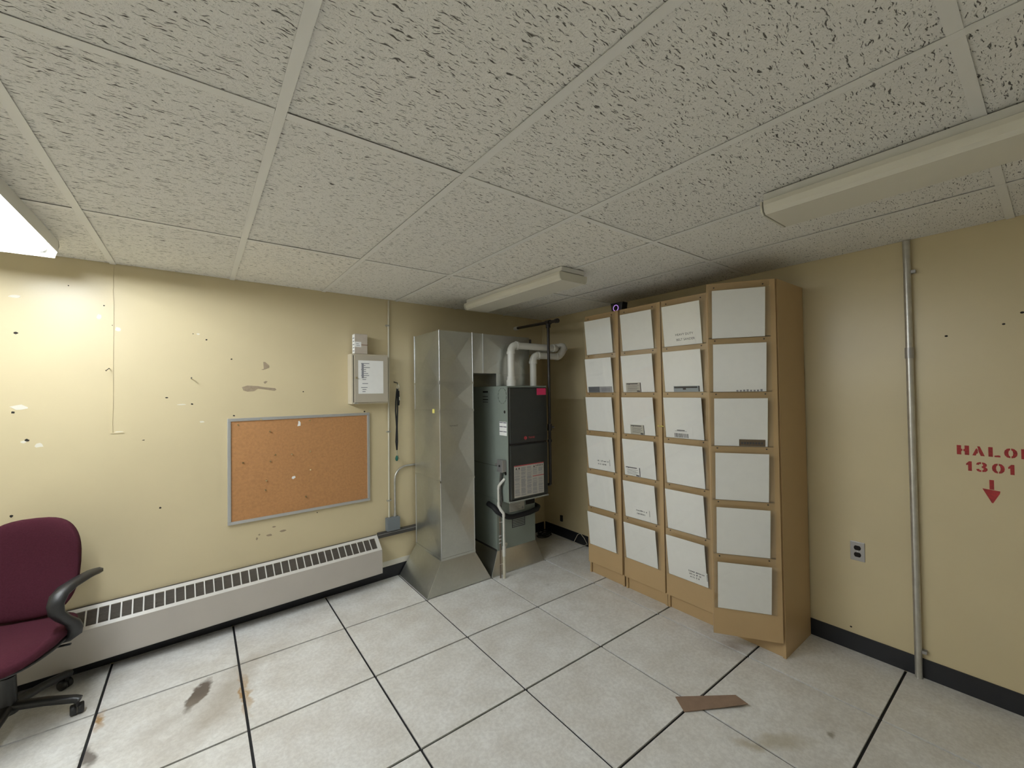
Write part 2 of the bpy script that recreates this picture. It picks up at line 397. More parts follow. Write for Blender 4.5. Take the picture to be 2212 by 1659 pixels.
for ci in range(-2, 6):
    x = ci * T
    MB().box(x - BW, x + BW, YF + 0.003, ywall(x) - 0.003, HC - 0.0005, HC + 0.0010).box(x - 0.002, x + 0.002, YF + 0.003, ywall(x) - 0.003, HC + 0.001, HC + 0.04).build('main_tee', M_grid, ce)
for y in edges_y:
    for ci in range(-3, 6):
        x0, x1 = ci * T + BW + (0 if ci > -3 else -BW), min((ci + 1) * T, XW) - BW + (BW - 0.003 if ci == 5 else 0)
        MB().box(x0 + 0.001, x1 - 0.001, y - BW, y + BW, HC, HC + 0.0012).box(x0, x1, y - 0.002, y + 0.002, HC + 0.0012, HC + 0.035).build('cross_tee', M_grid, ce)

# walls
def slab(name, a, b, out, z0, z1, m, th=0.10):
    a = V(a); b = V(b); o = V(out).normalized() * th
    return struct(MB().prism([(a.x, a.y, z0), (b.x, b.y, z0), (b.x + o.x, b.y + o.y, z0), (a.x + o.x, a.y + o.y, z0)], (0, 0, z1 - z0)).build(name, m))
ZT = HC + 0.14
nb = V((-math.sin(TH), math.cos(TH), 0))
wall_back = slab('wall_back', (XL - 0.1, ywall(XL - 0.1), 0), (XW + 0.1, ywall(XW + 0.1), 0), nb, -0.05, ZT, M_wall)
wall_right = slab('wall_right', (XW, YF - 0.1, 0), (XW, ywall(XW) - 0.0005, 0), (1, 0, 0), -0.05, ZT, M_wallr)
wall_left = slab('wall_left', (XL, YF - 0.1, 0), (XL, ywall(XL) - 0.0005, 0), (-1, 0, 0), -0.05, ZT, M_wallw)
wall_front = slab('wall_front', (XL + 0.0005, YF, 0), (XW - 0.0005, YF, 0), (0, -1, 0), -0.05, ZT, M_wallw)
# baseboards
bb = struct(MB().prism([wp(-1.80, 0, 0), wp(3.60, 0, 0), wp(3.60, 0.006, 0), wp(-1.80, 0.006, 0)], (0, 0, 0.10)).build('baseboard_back', M_base))
br = struct(MB().box(XW - 0.007, XW - 0.0005, YF + 0.01, ywall(XW) - 0.02, 0.0, 0.104).build('baseboard_right', M_base))
# pale strip of unpainted wall above the back baseboard
MB().prism([wp(1.62, 0, 0.102), wp(2.0, 0, 0.102), wp(2.0, 0.003, 0.102), wp(1.62, 0.003, 0.102)], (0, 0, 0.045)).build('wall_strip', M_chipw, wall_back)

# ---- wear on the back wall (all children of the wall)
def wall_blob(name, pts, m, d=0.0012, parent=wall_back):   # pts in (s, z)
    a = [wp(s, 0.0, z) for s, z in pts]
    return MB().prism(a, (wp(0, d) - wp(0, 0))).build(name, m, parent)
def ragged(s, z, w, h, n=9, seed=0):
    rn = random.Random(seed); return [(s + w / 2 * rn.uniform(0.6, 1.1) * math.cos(2 * PI * k / n), z + h / 2 * rn.uniform(0.6, 1.1) * math.sin(2 * PI * k / n)) for k in range(n)]
for i, (s, z, w, h) in enumerate([(-.391, 1.976, .020, .016), (-.3996, 1.534, .018, .016), (-.3484, 1.377, .020, .018), (.4632, 1.9945, .014, .012), (.385, 1.556, .015, .013),
                                  (.6054, 1.866, .012, .011), (.2207, .893, .014, .013), (-.404, .965, .020, .017), (-.0005, 2.052, .011, .011), (.2532, 1.602, .020, .010),
                                  (1.068, 1.631, .012, .010), (1.1628, .679, .010, .009), (-.04, 2.17, .010, .008), (.140, 1.335, .016, .006), (.39, 2.03, .008, .007),
                                  (2.0623, .8827, .012, .012), (.618, 1.4667, .018, .012), (1.5407, 1.4568, .018, .013), (-.19, 2.27, .008, .007)]):
    wall_blob('wall_hole', ragged(s, z, w, h, 8, i), M_hole, 0.001)
for i, (s, z, w, h, m) in enumerate([(-.3762, 1.5617, .075, .034, M_chipw), (.3311, 1.5545, .055, .009, M_chipw), (-.362, 1.368, .028, .018, M_chipw), (-.3032, 1.3441, .045, .028, M_chipw),
                                     (-.395, 2.18, .05, .024, M_chipw), (.4368, 1.4347, .035, .016, M_chipw), (.02, 2.03, .03, .03, M_chipw), (.025, 1.395, .06, .012, M_chipw),
                                     (.418, 2.03, .02, .016, M_chipw), (-.06, 2.10, .03, .04, M_chipw),
                                     (.77, .595, .016, .012, M_chip), (.8345, .577, .042, .018, M_chip), (.9225, .5878, .045, .022, M_chip), (.8647, .6314, .028, .012, M_chip), (.755, .57, .014, .022, M_chip)]):
    wall_blob('paint_chip', ragged(s, z, w, h, 9, 40 + i), m, 0.0014)
wall_blob('paint_chip', [(.800, 1.853), (.803, 1.803), (.785, 1.797), (.800, 1.795), (.838, 1.812), (.838, 1.826), (.812, 1.853)], M_chip, 0.0014)
wall_blob('paint_chip', [(.667, 1.668), (.70, 1.680), (.765, 1.676), (.80, 1.668), (.875, 1.660), (.885, 1.648), (.872, 1.640), (.80, 1.652), (.765, 1.657), (.74, 1.640), (.70, 1.636), (.675, 1.645)], M_chip, 0.0014)
wall_blob('paint_chip', [(.80, 1.705), (.815, 1.713), (.828, 1.710), (.81, 1.692)], M_chip, 0.0014)
# taped seam where the wallboard sheets meet
seam = [(-.001, 2.42), (-.002, 2.33), (.0, 2.29), (-.004, 2.27), (.001, 2.20), (.001, 2.06), (-.001, 1.84), (-.001, 1.6), (-.004, 1.45), (-.002, 1.392)]
wall_blob('wall_seam', [(s - .0025, z) for s, z in seam] + [(s + .0025, z) for s, z in seam[::-1]], M_wall, 0.0035)
wall_blob('wall_seam', [(-.012, 1.388), (.05, 1.386), (.05, 1.395), (-.012, 1.394)], M_wall, 0.004)
for s, z, k in [(-.0146, 1.7837, 'bent nail sticking out of the yellow wall on the taped seam'), (.38, 1.7271, 'straight nail sticking out of the yellow wall above the cork board')]:
    q = wp(s, 0.0, z); e = wp(s, 0.048, z + .004)
    pth = [q, e] if s > 0 else [q, wp(s, .035, z + .002), wp(s - .012, .046, z - .012)]
    tag(MB().tube(pth, 0.0022, 8).tube([pth[-1], pth[-1] + (pth[-1] - pth[-2]).normalized() * 0.0015], 0.0045, 8).build('nail', M_nail), k, 'nail', 'nails in the back wall')

# ---- stencilled lettering on the right wall, painted pieces a hair proud
def sten(name, pts, parent=wall_right, d=0.0006):   # pts (u, z) with u = -y
    MB().prism([(XW, -u, z) for u, z in pts], (-d, 0, 0)).build(name, M_red, parent)
def rect(u0, u1, z0, z1): return [(u0, z0), (u1, z0), (u1, z1), (u0, z1)]
def glyph(ch, u, z, w, h):
    X = lambda a: u + a * w; Z = lambda b: z + b * h
    def P(*q): sten('stencil_stroke', [(X(a), Z(b)) for a, b in q])
    if ch == 'H':
        P((0, 0), (.36, 0), (.36, .38), (.46, .40), (.46, .60), (.36, .62), (.36, 1), (0, 1)); P((.64, 0), (1, 0), (1, 1), (.64, 1), (.64, .62), (.54, .60), (.54, .40), (.64, .38))
    if ch == 'A':
        P((0, 0), (.28, 0), (.36, .22), (.46, .25), (.46, .60), (.38, .78), (.3, .72)); P((.42, 1), (.62, 1), (1, 0), (.68, 0), (.52, .42), (.48, .70))
    if ch == 'L':
        P((0, 0), (.36, 0), (.36, 1), (0, 1)); P((.48, 0), (.96, 0), (.96, .17), (.80, .20), (.48, .14))
    if ch in 'O0':
        L = [(.46, 1), (.22, .94), (.04, .74), (0, .5), (.04, .26), (.22, .06), (.46, 0), (.46, .18), (.36, .26), (.32, .5), (.36, .74), (.46, .82)]
        P(*L); P(*[(1 - a + .04 * 0, b) for a, b in L])
    if ch == 'N':
        P((0, 0), (.30, 0), (.30, .55), (.40, .42), (.40, .9), (.30, 1), (0, 1)); P((.70, 1), (1, 1), (1, 0), (.72, 0), (.52, .35), (.52, .75), (.70, .5))
    if ch == '1':
        P((.30, 0), (.80, 0), (.80, 1), (.45, 1), (.05, .74), (.05, .56), (.30, .62))
    if ch == '3':
        P((0, .72), (.10, .92), (.32, 1), (.46, 1), (.46, .82), (.30, .80), (.26, .70)); P((0, .26), (.26, .30), (.32, .18), (.46, .18), (.46, 0), (.28, 0), (.08, .08))
        P((.54, 1), (.78, .96), (.95, .82), (.95, .64), (.82, .52), (1, .38), (1, .20), (.85, .05), (.54, 0), (.54, .19), (.66, .24), (.66, .38), (.50, .44), (.50, .58), (.62, .64), (.62, .76), (.54, .82))
for ch, u, w in [('H', 2.662, .044), ('A', 2.7165, .043), ('L', 2.7718, .041), ('O', 2.8234, .0425), ('N', 2.8773, .044)]:
    glyph(ch, u, 1.2475, w, .0485)
for ch, u, w in [('1', 2.6925, .0265), ('3', 2.7284, .0387), ('0', 2.782, .042), ('1', 2.8335, .0265)]:
    glyph(ch, u, 1.166, w, .0495)
sten('stencil_arrow_shaft', rect(2.7718, 2.7873, 1.0818, 1.130))
sten('stencil_arrow_head', [(2.7475, 1.083), (2.8073, 1.0775), (2.806, 1.066), (2.7825, 1.0135), (2.778, 1.0145)])
for u, z, w in [(2.6363, 1.8756, .013), (2.8358, 1.9129, .012), (2.895, 1.9613, .014), (2.192, .137, .012)]:
    MB().prism([(XW, -(u + w / 2 * math.cos(2 * PI * k / 8)), z + w / 2.6 * math.sin(2 * PI * k / 8)) for k in range(8)], (-0.001, 0, 0)).build('wall_hole', M_hole, wall_right)

# ================================================================== LIGHT FIXTURES
def fixture(label, xc, y0, y1, lit=False, lamps=(-1, 1)):
    yc = (y0 + y1) / 2; h = (y1 - y0) / 2
    t = thing('fluorescent_fixture', label, 'light fixture', (xc, yc, HC - 0.0006), 0, 'fluorescent ceiling fixtures')
    if not lit:
        MB().box(-.108, .108, -h, h, -.030, 0).build('housing', M_white, t, bevel=0.002)
        pr = [(-.112, -.026), (-.126, -.032), (-.128, -.050), (-.122, -.074), (-.108, -.086), (.108, -.086), (.122, -.074), (.128, -.050), (.126, -.032), (.112, -.026)]
        MB().prism([(x, -h + .008, z - .0045) for x, z in pr], (0, 2 * h - .016, 0)).build('lens', M_lens, t)
        for s in (-1, 1):
            MB().prism([(x * 1.03, s * h - (.004), z * 1.03 - .004) for x, z in pr[1:-1]], (0, .008, 0)).build('end_cap', M_lenscap, t, bevel=0.0015)
    else:
        MB().box(-.05, .05, -h, h, -.030, 0).build('housing', M_white, t)
        for s in (-1, 1):
            MB().prism([(s * .05, -h, -.030), (s * .135, -h, -.006), (s * .135, -h, -.002), (s * .05, -h, -.026)], (0, 2 * h, 0)).build('reflector', M_white, t)
            MB().prism([(-.14, s * h, 0), (.14, s * h, 0), (.142, s * h, -.03), (.125, s * h, -.092), (-.125, s * h, -.092), (-.142, s * h, -.03)], (0, .004 * s, 0)).build('end_plate', M_white, t)
            for q in (-1, 1):
                MB().tube([(s * .078, q * (h - .002), -.050), (s * .078, q * (h - .022), -.050)], .022, 12).build('lamp_holder', M_white, t)
            MB().box(s * .1365, s * .1385, -h, h, -.063, 0).build('side_panel', M_white, t)
            MB().tube([(s * .078, -h + .022, -.050), (s * .078, h - .022, -.050)], .0145, 16).build('tube', M_tube if s in lamps else M_tubeoff, t)
    return t
fixture('lit fluorescent fixture with bare glowing tubes at the left edge of the ceiling', -0.30, -1.085, 0.13, True)
fixture('unlit wraparound fluorescent fixture on the ceiling above the furnace', 2.425, -1.045, 0.165)
fixture('unlit wraparound fluorescent fixture on the ceiling in front of the tall cabinets', 2.425, -3.475, -2.26)
fixture('added fill light, an unseen fluorescent fixture in line with the first, nearer the viewer', -0.30, -2.318, -1.103, True, lamps=(-1,))  # unseen fixture added to fill the floor, cabinets and right wall

# ================================================================== BACK WALL THINGS
def on_wall(name, label, cat, s, z=0.0, group=None): return thing(name, label, cat, wp(s, 0, z), TH, group)
# local frame of on_wall: x along the wall, -y out of the wall
# ---- radiator
rad = on_wall('baseboard_radiator', 'long beige fin tube radiator cover with slotted grille along the back wall', 'radiator', 0.0)
rad.rotation_euler = (0, -0.012, TH)
S0, S1 = -1.60, 1.635
RD = 0.13
def rp(x, t, lift=0.0):       # point on the sloping grille face, t 0 ridge .. 1 back
    d = RD + (0.022 - RD) * t; z = 0.287 + (0.381 - 0.287) * t
    n = V((0, -0.094, 0.108)).normalized() * lift
    return V((x, -d, z)) + n
MB().box(S0, S1, -RD, -RD + .0025, .092, .288).box(S0, S1, -RD, -RD + .014, .092, .0945).build('front_panel', M_rad, rad)
def slope_strip(x0, x1, t0, t1, th=0.0025):
    return [rp(x0, t0), rp(x1, t0), rp(x1, t1), rp(x0, t1)], (rp(0, 0, -th) - rp(0, 0, 0))
for t0, t1 in ((0, .165), (.835, 1.0)):
    MB().prism(*slope_strip(S0, S1, t0, t1)).build('grille_rail', M_radface, rad)
PIT = 0.0504; bar = None
ge = 1.607
k = 0
while ge - k * PIT > S0:
    x = ge - k * PIT + .003
    if bar is None:
        bar = MB().prism(*slope_strip(-.0035, .0035, .165, .835)).build('grille_bar', M_radface, rad); bar.location = (x, 0, 0)
    else: linked(bar, rad, (x, 0, 0))
    k += 1
MB().prism(*slope_strip(ge + .006, S1, .165, .835)).build('grille_end', M_radface, rad)
for i in range(11):
    t = .165 + (i + .5) * .67 / 11
    a = rp(S0 + .01, t, -.004); b = rp(ge, t, -.004)
    MB().prism([a, b, b + V((0, .0045, -.0085)), a + V((0, .0045, -.0085))], (0, .0009, .0009)).build('louver_slat', M_louv, rad)
MB().prism([(S1, 0, .092), (S1, -RD, .092), (S1, -RD, .287), (S1, -.022, .381), (S1, 0, .381)], (.003, 0, 0)).build('end_cap', M_rad, rad)
MB().box(S0, S1, -.022, -.001, .378, .3805).build('top_rail', M_strip, rad)
MB().box(S0 + .01, S1 - .01, -.10, -.008, .105, .262).build('fin_core', M_dark, rad)
MB().tube([(S1 + .003, -.09, .165), (S1 + .011, -.09, .165)], .012, 12).build('end_knob', M_hole, rad)
# ---- cork board
cb = on_wall('cork_board', 'large cork bulletin board in a silver frame above the radiator', 'bulletin board', 1.079, 1.075)
w2, h2, fr = .500, .372, .021
MB().box(-w2 + .01, w2 - .01, -.010, -.001, -h2 + .01, h2 - .01).build('cork_panel', M_cork, cb)
for (a, b, c, d) in ((-w2, w2, h2 - fr, h2), (-w2, w2, -h2, -h2 + fr)): MB().box(a, b, -.018, -.001, c, d).build('frame_rail', M_alu, cb, bevel=.003)
for (a, b) in ((-w2, -w2 + fr), (w2 - fr, w2)): MB().box(a, b, -.0178, -.001, -h2 + fr, h2 - fr).build('frame_rail', M_alu, cb, bevel=.003)
pin = None
for s, z in [(.64,1.404),(.783,1.429),(.839,1.34),(.871,1.163),(.983,1.161),(1.113,1.165),(.841,1.118),(.668,1.129),(1.115,1.021),(.814,.986),(.808,.913),(1.078,.819),(1.108,1.41)]:
    q = wp(s, 0.0101, z)
    if pin is None:
        pin = MB().tube([(0, 0, 0), (0, -.006, 0), (0, -.007, 0), (0, -.011, 0)], [.003, .003, .0055, .0055], 10).build('push_pin', M_brass)
        o = pin
    else: o = bpy.data.objects.new('push_pin', pin.data); C.objects.link(o)
    o.location = q; o.rotation_euler = (R(random.uniform(-20, 20)), 0, TH + R(random.uniform(-20, 20)))
    tag(o, 'small push pin stuck in the brown cork board', 'push pin', 'push pins in the cork board')
for s, z, pts, lab in [(1.033, 1.385, [(-.010, -.018), (.012, -.016), (.013, .008), (.004, .022), (-.003, .020), (-.004, .002)], 'small torn white paper scrap pinned near the top of the cork board'),
                       (.995, .98, [(-.014, -.004), (-.004, -.014), (.014, -.002), (.010, .010), (-.008, .008)], 'small torn white paper scrap pinned low on the cork board')]:
    tag(MB().prism([wp(s + a, .0104, z + b) for a, b in pts], wp(0, .001) - wp(0, 0)).build('paper_scrap', M_paper), lab, 'paper scrap', 'scraps on the cork board')
# ---- small breaker cabinet with its sheet, and the carton on it
pc = on_wall('wall_cabinet', 'beige steel wall cabinet with a keyed door above the cork board', 'cabinet', 1.5575, 1.525)
MB().box(-.1525, .1525, -.098, -.001, 0, .41).build('cabinet_body', M_panelside, pc, bevel=.002)
MB().box(-.140, -.134, -.0985, -.098, .012, .398).build('door_gap', M_dark, pc)
dr = MB().box(-.133, .1475, -.112, -.0985, .012, .398).build('door', M_panel, pc, bevel=.002)
MB().tube([(-.122, -.112, .214), (-.122, -.134, .214)], [.0055, .0045], 10).build('key', M_brass, dr)
MB().box(-.135, -.10, -.103, -.0985, .002, .010).build('latch', M_alu, pc)
ps = on_wall('printed_list', 'printed white list sheet taped to the beige wall cabinet door', 'paper', 1.559, 1.745)
MB().box(-.105, .105, -.1130, -.1122, -.137, .137).build('sheet', M_paper, ps)
mb = MB()
for i in range(15):
    z = .112 - i * .0165
    if i in (9, 11): continue
    L = random.Random(i).uniform(.03, .075)
    mb.box(-.082 + (.01 if i % 3 else 0), -.082 + L, -.1133, -.1130, z - .0028, z + .0028)
mb.box(-.078, -.060, -.1132, -.1130, -.01, .115)
mb.build('printed_lines', M_inkg, ps)
ct = on_wall('carton', 'small taped cardboard carton standing on the beige wall cabinet', 'box', 1.485, 1.9365)
MB().box(-.052, .052, -.098, -.035, 0, .163).build('carton_body', M_card, ct, bevel=.002)
MB().box(-.0525, .053, -.0985, -.0975, .070, .078).build('flap_seam', M_cardb, ct)
MB().box(-.0535, -.0525, -.0975, -.040, .004, .158).build('side_label', M_paper, ct)
MB().box(-.0545, .0, -.0995, -.0985, .055, .098).build('tape', M_paper, ct)
mb = MB()
for i in range(5): mb.box(-.0541, -.0535, -.09, -.05 - .006 * (i % 2), .02 + i * .026, .028 + i * .026)
mb.box(-.04, -.012, -.0999, -.0995, .066, .070).box(-.042, -.02, -.0999, -.0995, .08, .084)
mb.build('label_print', M_inkg, ct)
# ---- conduits, box, raceway
def conduit(label, pts, r, m, name='conduit', straps=()):
    o = MB().tube(pts, r, 12).build(name, m)
    return tag(o, label, 'conduit', 'electrical conduit')
t = thing('conduit', 'thin painted conduit running up the back wall from the grey junction box to the ceiling', 'conduit', wp(1.745, .012, .527), TH)
MB().tube([(0, 0, 0), (.004, 0, .9), (.012, 0, HC - .527 - .004)], .0075, 12).build('pipe', M_paintpipe, t)
for z in (.14, .74, 1.67):
    MB().box(-.016, .018, -.010, .011, z, z + .012).build('pipe_strap', M_conduit, t)
t = thing('conduit', 'bare metal conduit bending right from the grey junction box towards the duct', 'conduit', wp(1.798, .014, .527), TH)
MB().tube([(0, 0, 0), (0, 0, .30)] + arc((.115, 0, .315), (-1, 0, 0), (0, 0, 1), .115, 9)[1:] + [(.30, 0, .43)], .0085, 12).build('pipe', M_conduit, t)
MB().tube([(0, 0, 0), (0, 0, .022)], .0125, 12).build('connector', M_conduit, t)
jb = on_wall('junction_box', 'blue grey steel junction box above the radiator end', 'junction box', 1.771, .417)
MB().box(-.057, .057, -.048, -.001, 0, .108).build('box_body', M_jbox, jb, bevel=.002)
MB().box(-.058, .058, -.051, -.048, -.001, .109).build('cover', M_jbox, jb, bevel=.001)
rw = on_wall('raceway', 'dark metal wireway strip along the back wall behind the duct', 'raceway', 2.13, .368)
MB().box(-.49, .40, -.030, -.001, 0, .045).build('wireway_body', M_strip, rw, bevel=.002)
MB().box(-.49, .40, -.0325, -.030, .028, .032).build('cover_lip', M_steel, rw)
# ---- lanyard on a hook
ly = on_wall('lanyard', 'black lanyard with keys and a teal tag hanging on a wall hook beside the duct', 'lanyard', 1.818, 1.03)
MB().tube([(0, 0, .672), (0, -.03, .672), (0, -.045, .664), (0, -.047, .65)], .003, 8).tube([(-.018, -.012, .678), (.018, -.012, .668)], .004, 8).build('hook', M_nail, ly)
MB().tube([(.004 + .011 * math.cos(a), -.045, .635 + .018 * math.sin(a)) for a in [2 * PI * k / 14 for k in range(15)]], .0028, 8).build('ring', M_chrome, ly)
for s in (-1, 1):
    MB().flatbar([(.002 + s * .004, -.040, .62), (-.004 + s * .008, -.036, .50), (-.004 + s * .009, -.032, .42), (-.001 + s * .002, -.028, .28), (-.003 + s * .007, -.026, .15), (-.002, -.026, .075)], .013, .002, (1, 0, 0)).build('strap', M_strap, ly)
MB().flatbar([(.012, -.046, .60), (.014, -.046, .52), (.012, -.044, .47)], .012, .002, (1, 0, 0)).build('short_strap', M_strap, ly)
MB().tube([(.016, -.048, .545), (.018, -.048, .515)], .006, 8).build('clip', M_chrome, ly)
MB().tube([(-.002, -.027, .075), (0, -.028, .03)], .004, 8).build('swivel', M_chrome, ly)
MB().tube([(-.004, -.028, .028), (-.005, -.03, .018), (-.006, -.03, 0), (-.005, -.03, -.012), (-.004, -.03, -.02)], [.005, .011, .013, .011, .004], 10).build('teal_tag', M_teal, ly)
MB().flatbar([(.008, -.026, .03), (.018, -.026, -.004)], .008, .002, (0, 1, 0)).build('key', M_nail, ly)

# ================================================================== DUCT AND FURNACE
def cross_panel(c, u, v, n, w, h, k=0.005):    # sheet panel with a pyramid cross break
    c, u, v, n = V(c), V(u), V(v), V(n)
    p = [c - u * w / 2 - v * h / 2, c + u * w / 2 - v * h / 2, c + u * w / 2 + v * h / 2, c - u * w / 2 + v * h / 2, c + n * k]
    return p, [(0, 1, 4), (1, 2, 4), (2, 3, 4), (3, 0, 4)]
du = thing('return_duct', 'galvanised sheet metal duct rising from the floor and crossing over to the furnace', 'duct', (2.13, .29, 0))
ox, oy = 2.13, .29
dx0, dx1, dy0, dy1 = 1.985 - ox, 2.302 - ox, .05 - oy, .535 - oy
def frustum(mb, b, t, z0, z1):
    (bx0, bx1, by0, by1), (tx0, tx1, ty0, ty1) = b, t
    v = [(bx0, by0, z0), (bx1, by0, z0), (bx1, by1, z0), (bx0, by1, z0), (tx0, ty0, z1), (tx1, ty0, z1), (tx1, ty1, z1), (tx0, ty1, z1)]
    return mb.add(v, [(0, 3, 2, 1), (4, 5, 6, 7), (0, 1, 5, 4), (1, 2, 6, 5), (2, 3, 7, 6), (3, 0, 4, 7)])
frustum(MB(), (3 * T - ox + .004, 4 * T - ox - .004, .004 - oy, .562 - oy), (dx0, dx1, dy0, dy1), .001, .25).build('floor_boot', M_galv, du, bevel=.0015)
MB().box(dx0 - .004, dx1 + .004, dy0 - .004, dy1 + .004, .243, .262).build('boot_collar', M_galv, du)
def shaft(name, z0, z1, e=0.0, brk=0.010):
    x0, x1, y0, y1 = dx0 - e, dx1 + e, dy0 - e, dy1 + e
    mb = MB(); zc = (z0 + z1) / 2; h = z1 - z0
    mb.add(*cross_panel(((x0 + x1) / 2, y0, zc), (1, 0, 0), (0, 0, 1), (0, -1, 0), x1 - x0, h, brk))
    mb.add(*cross_panel((x0, (y0 + y1) / 2, zc), (0, -1, 0), (0, 0, 1), (-1, 0, 0), y1 - y0, h, brk))
    mb.add(*cross_panel((x1, (y0 + y1) / 2, zc), (0, 1, 0), (0, 0, 1), (1, 0, 0), y1 - y0, h, brk))
    mb.add([(x0, y1, z0), (x1, y1, z0), (x1, y1, z1), (x0, y1, z1)], [(1, 0, 3, 2)])
    mb.add([(x0, y0, z1), (x1, y0, z1), (x1, y1, z1), (x0, y1, z1)], [(0, 1, 2, 3)]); mb.add([(x0, y0, z0), (x1, y0, z0), (x1, y1, z0), (x0, y1, z0)], [(3, 2, 1, 0)])
    return mb.build(name, M_galv, du, fix=False)
shaft('duct_section', .25, .90)
shaft('duct_section', .88, 1.455, .0025, .008)
shaft('duct_section', 1.455, 1.69, .0, .009)
# top elbow and cross piece over to the furnace: one box in two panels each side
def tpanel(name, x0, x1, z0, z1, y0=dy0, y1=dy1, brk=.013, ends=(True, True)):
    mb = MB(); zc = (z0 + z1) / 2; yc = (y0 + y1) / 2; xc = (x0 + x1) / 2
    mb.add(*cross_panel((xc, y0, zc), (1, 0, 0), (0, 0, 1), (0, -1, 0), x1 - x0, z1 - z0, brk))
    if ends[0]: mb.add(*cross_panel((x0, yc, zc), (0, -1, 0), (0, 0, 1), (-1, 0, 0), y1 - y0, z1 - z0, brk))
    if ends[1]: mb.add(*cross_panel((x1, yc, zc), (0, 1, 0), (0, 0, 1), (1, 0, 0), y1 - y0, z1 - z0, brk))
    mb.add(*cross_panel((xc, yc, z1), (1, 0, 0), (0, 1, 0), (0, 0, 1), x1 - x0, y1 - y0, .004))
    mb.add([(x0, y0, z0), (x1, y0, z0), (x1, y1, z0), (x0, y1, z0)], [(3, 2, 1, 0)]); mb.add([(x0, y1, z0), (x1, y1, z0), (x1, y1, z1), (x0, y1, z1)], [(1, 0, 3, 2)])
    return mb.build(name, M_galv, du, fix=False)
tpanel('duct_elbow', dx0, dx1, 1.69, 2.12)
tpanel('cross_duct', dx1, 2.410 - ox, 1.772, 2.12, brk=.003)
tpanel('cross_duct', 2.410 - ox, 2.935 - ox, 1.772, 2.118)
tpanel('supply_plenum', 2.548 - ox, 2.935 - ox, 1.6575, 1.772, brk=.003)
MB().box(2.935 - ox, 2.972 - ox, dy0 + .01, dy1, 2.045, 2.105).build('end_flange', M_strip, du)
for x, y in ((dx0, dy0), (dx1, dy0), (dx0, dy1)):
    MB().tube([(x, y, 1.70), (x, y, 2.123)], .0055, 10).build('corner_strip', M_alu, du)
    MB().tube([(x, y, .262), (x, y, 1.70)], .0035, 10).build('corner_strip', M_alu, du)
MB().box(2.407 - ox, 2.413 - ox, dy0 - .006, dy0 + .002, 1.772, 2.12).build('standing_seam', M_alu, du)
for z in (.882, 1.455, 1.69):
    MB().box(dx0 - .005, dx1 + .005, dy0 - .005, dy0 + .001, z - .008, z + .008).box(dx0 - .005, dx0 + .001, dy0 - .005, dy1, z - .008, z + .008).build('drive_cleat', M_galv, du)
for z in (1.455, 1.69): MB().box(dx0 - .010, dx0 + .002, dy0 - .010, dy0 + .006, z - .012, z + .014).build('cleat_end', M_alu, du)
tag(MB().box(1.9765, 1.9795, .135, .170, 1.438, 1.472).build('yellow_tag', M_yel), 'small yellow sticker on the side of the galvanised duct', 'sticker')
text_mesh('TOP DUCT', .016, 'marker_note', M_ink, du, (2.067 - ox, dy0 - .0098, 1.327), (PI / 2, 0, 0), .0001)

# ---- furnace
fx, fy = 2.7575, .22
fu = thing('furnace', 'tall grey green gas furnace with charcoal front doors beside the galvanised duct', 'furnace', (fx, fy, 0))
a0, a1 = 2.535 - fx, 2.980 - fx
frustum(MB(), (4 * T - fx + .004, 5 * T - fx - .004, .006 - fy, .58 - fy), (a0, a1, .05 - fy, .57 - fy), .001, .19).build('floor_boot', M_galv, fu, bevel=.0015)
MB().box(a0, a1, .05 - fy, .57 - fy, .19, .650).build('coil_cabinet', M_green, fu, bevel=.003)
MB().box(a0 - .002, a0 + .001, .055 - fy, .57 - fy, .188, .204).build('coil_seam', M_dark, fu)
FY = -.128 - fy
MB().box(a0, a1, FY, .56 - fy, .6505, 1.657).build('furnace_cabinet', M_green, fu, bevel=.003)
MB().box(a0 + .008, a1 - .004, FY - .003, FY + .001, .655, 1.652).build('front_recess', M_dark, fu)
ud = MB().box(a0 + .014, a1 - .006, FY - .020, FY - .002, 1.158, 1.640).build('upper_door', M_fdoor, fu, bevel=.006)
ld = MB().box(a0 + .014, a1 - .006, FY - .020, FY - .002, .672, 1.142).build('lower_door', M_fdoor, fu, bevel=.006)
MB().box(a0 + .004, a1 + .004, FY - .016, FY, .6505, .664).build('bottom_lip', M_fshelf, fu, bevel=.002)
MB().box(a0, a1, FY - .006, FY + .01, 1.644, 1.657).build('top_lip', M_green, fu)
# emblem
e = MB().box(2.655 - fx, 2.90 - fx, FY - .0225, FY - .0195, 1.178, 1.222).build('emblem_plate', M_fdoor, ud, bevel=.003)
MB().tube([(2.7134 - fx + .0125 * math.cos(a), FY - .0235, 1.199 + .0125 * math.sin(a)) for a in [2 * PI * k / 20 for k in range(21)]], .0035, 6).build('emblem_ring', M_redl, ud)
MB().tube([(2.7134 - fx, FY - .0225, 1.199), (2.7134 - fx, FY - .024, 1.199)], .007, 12).build('emblem_dot', M_redl, ud)
text_mesh('TRANE', .024, 'emblem_letters', M_redl, ud, (2.745 - fx, FY - .0228, 1.191), (PI / 2, 0, 0), .0003)
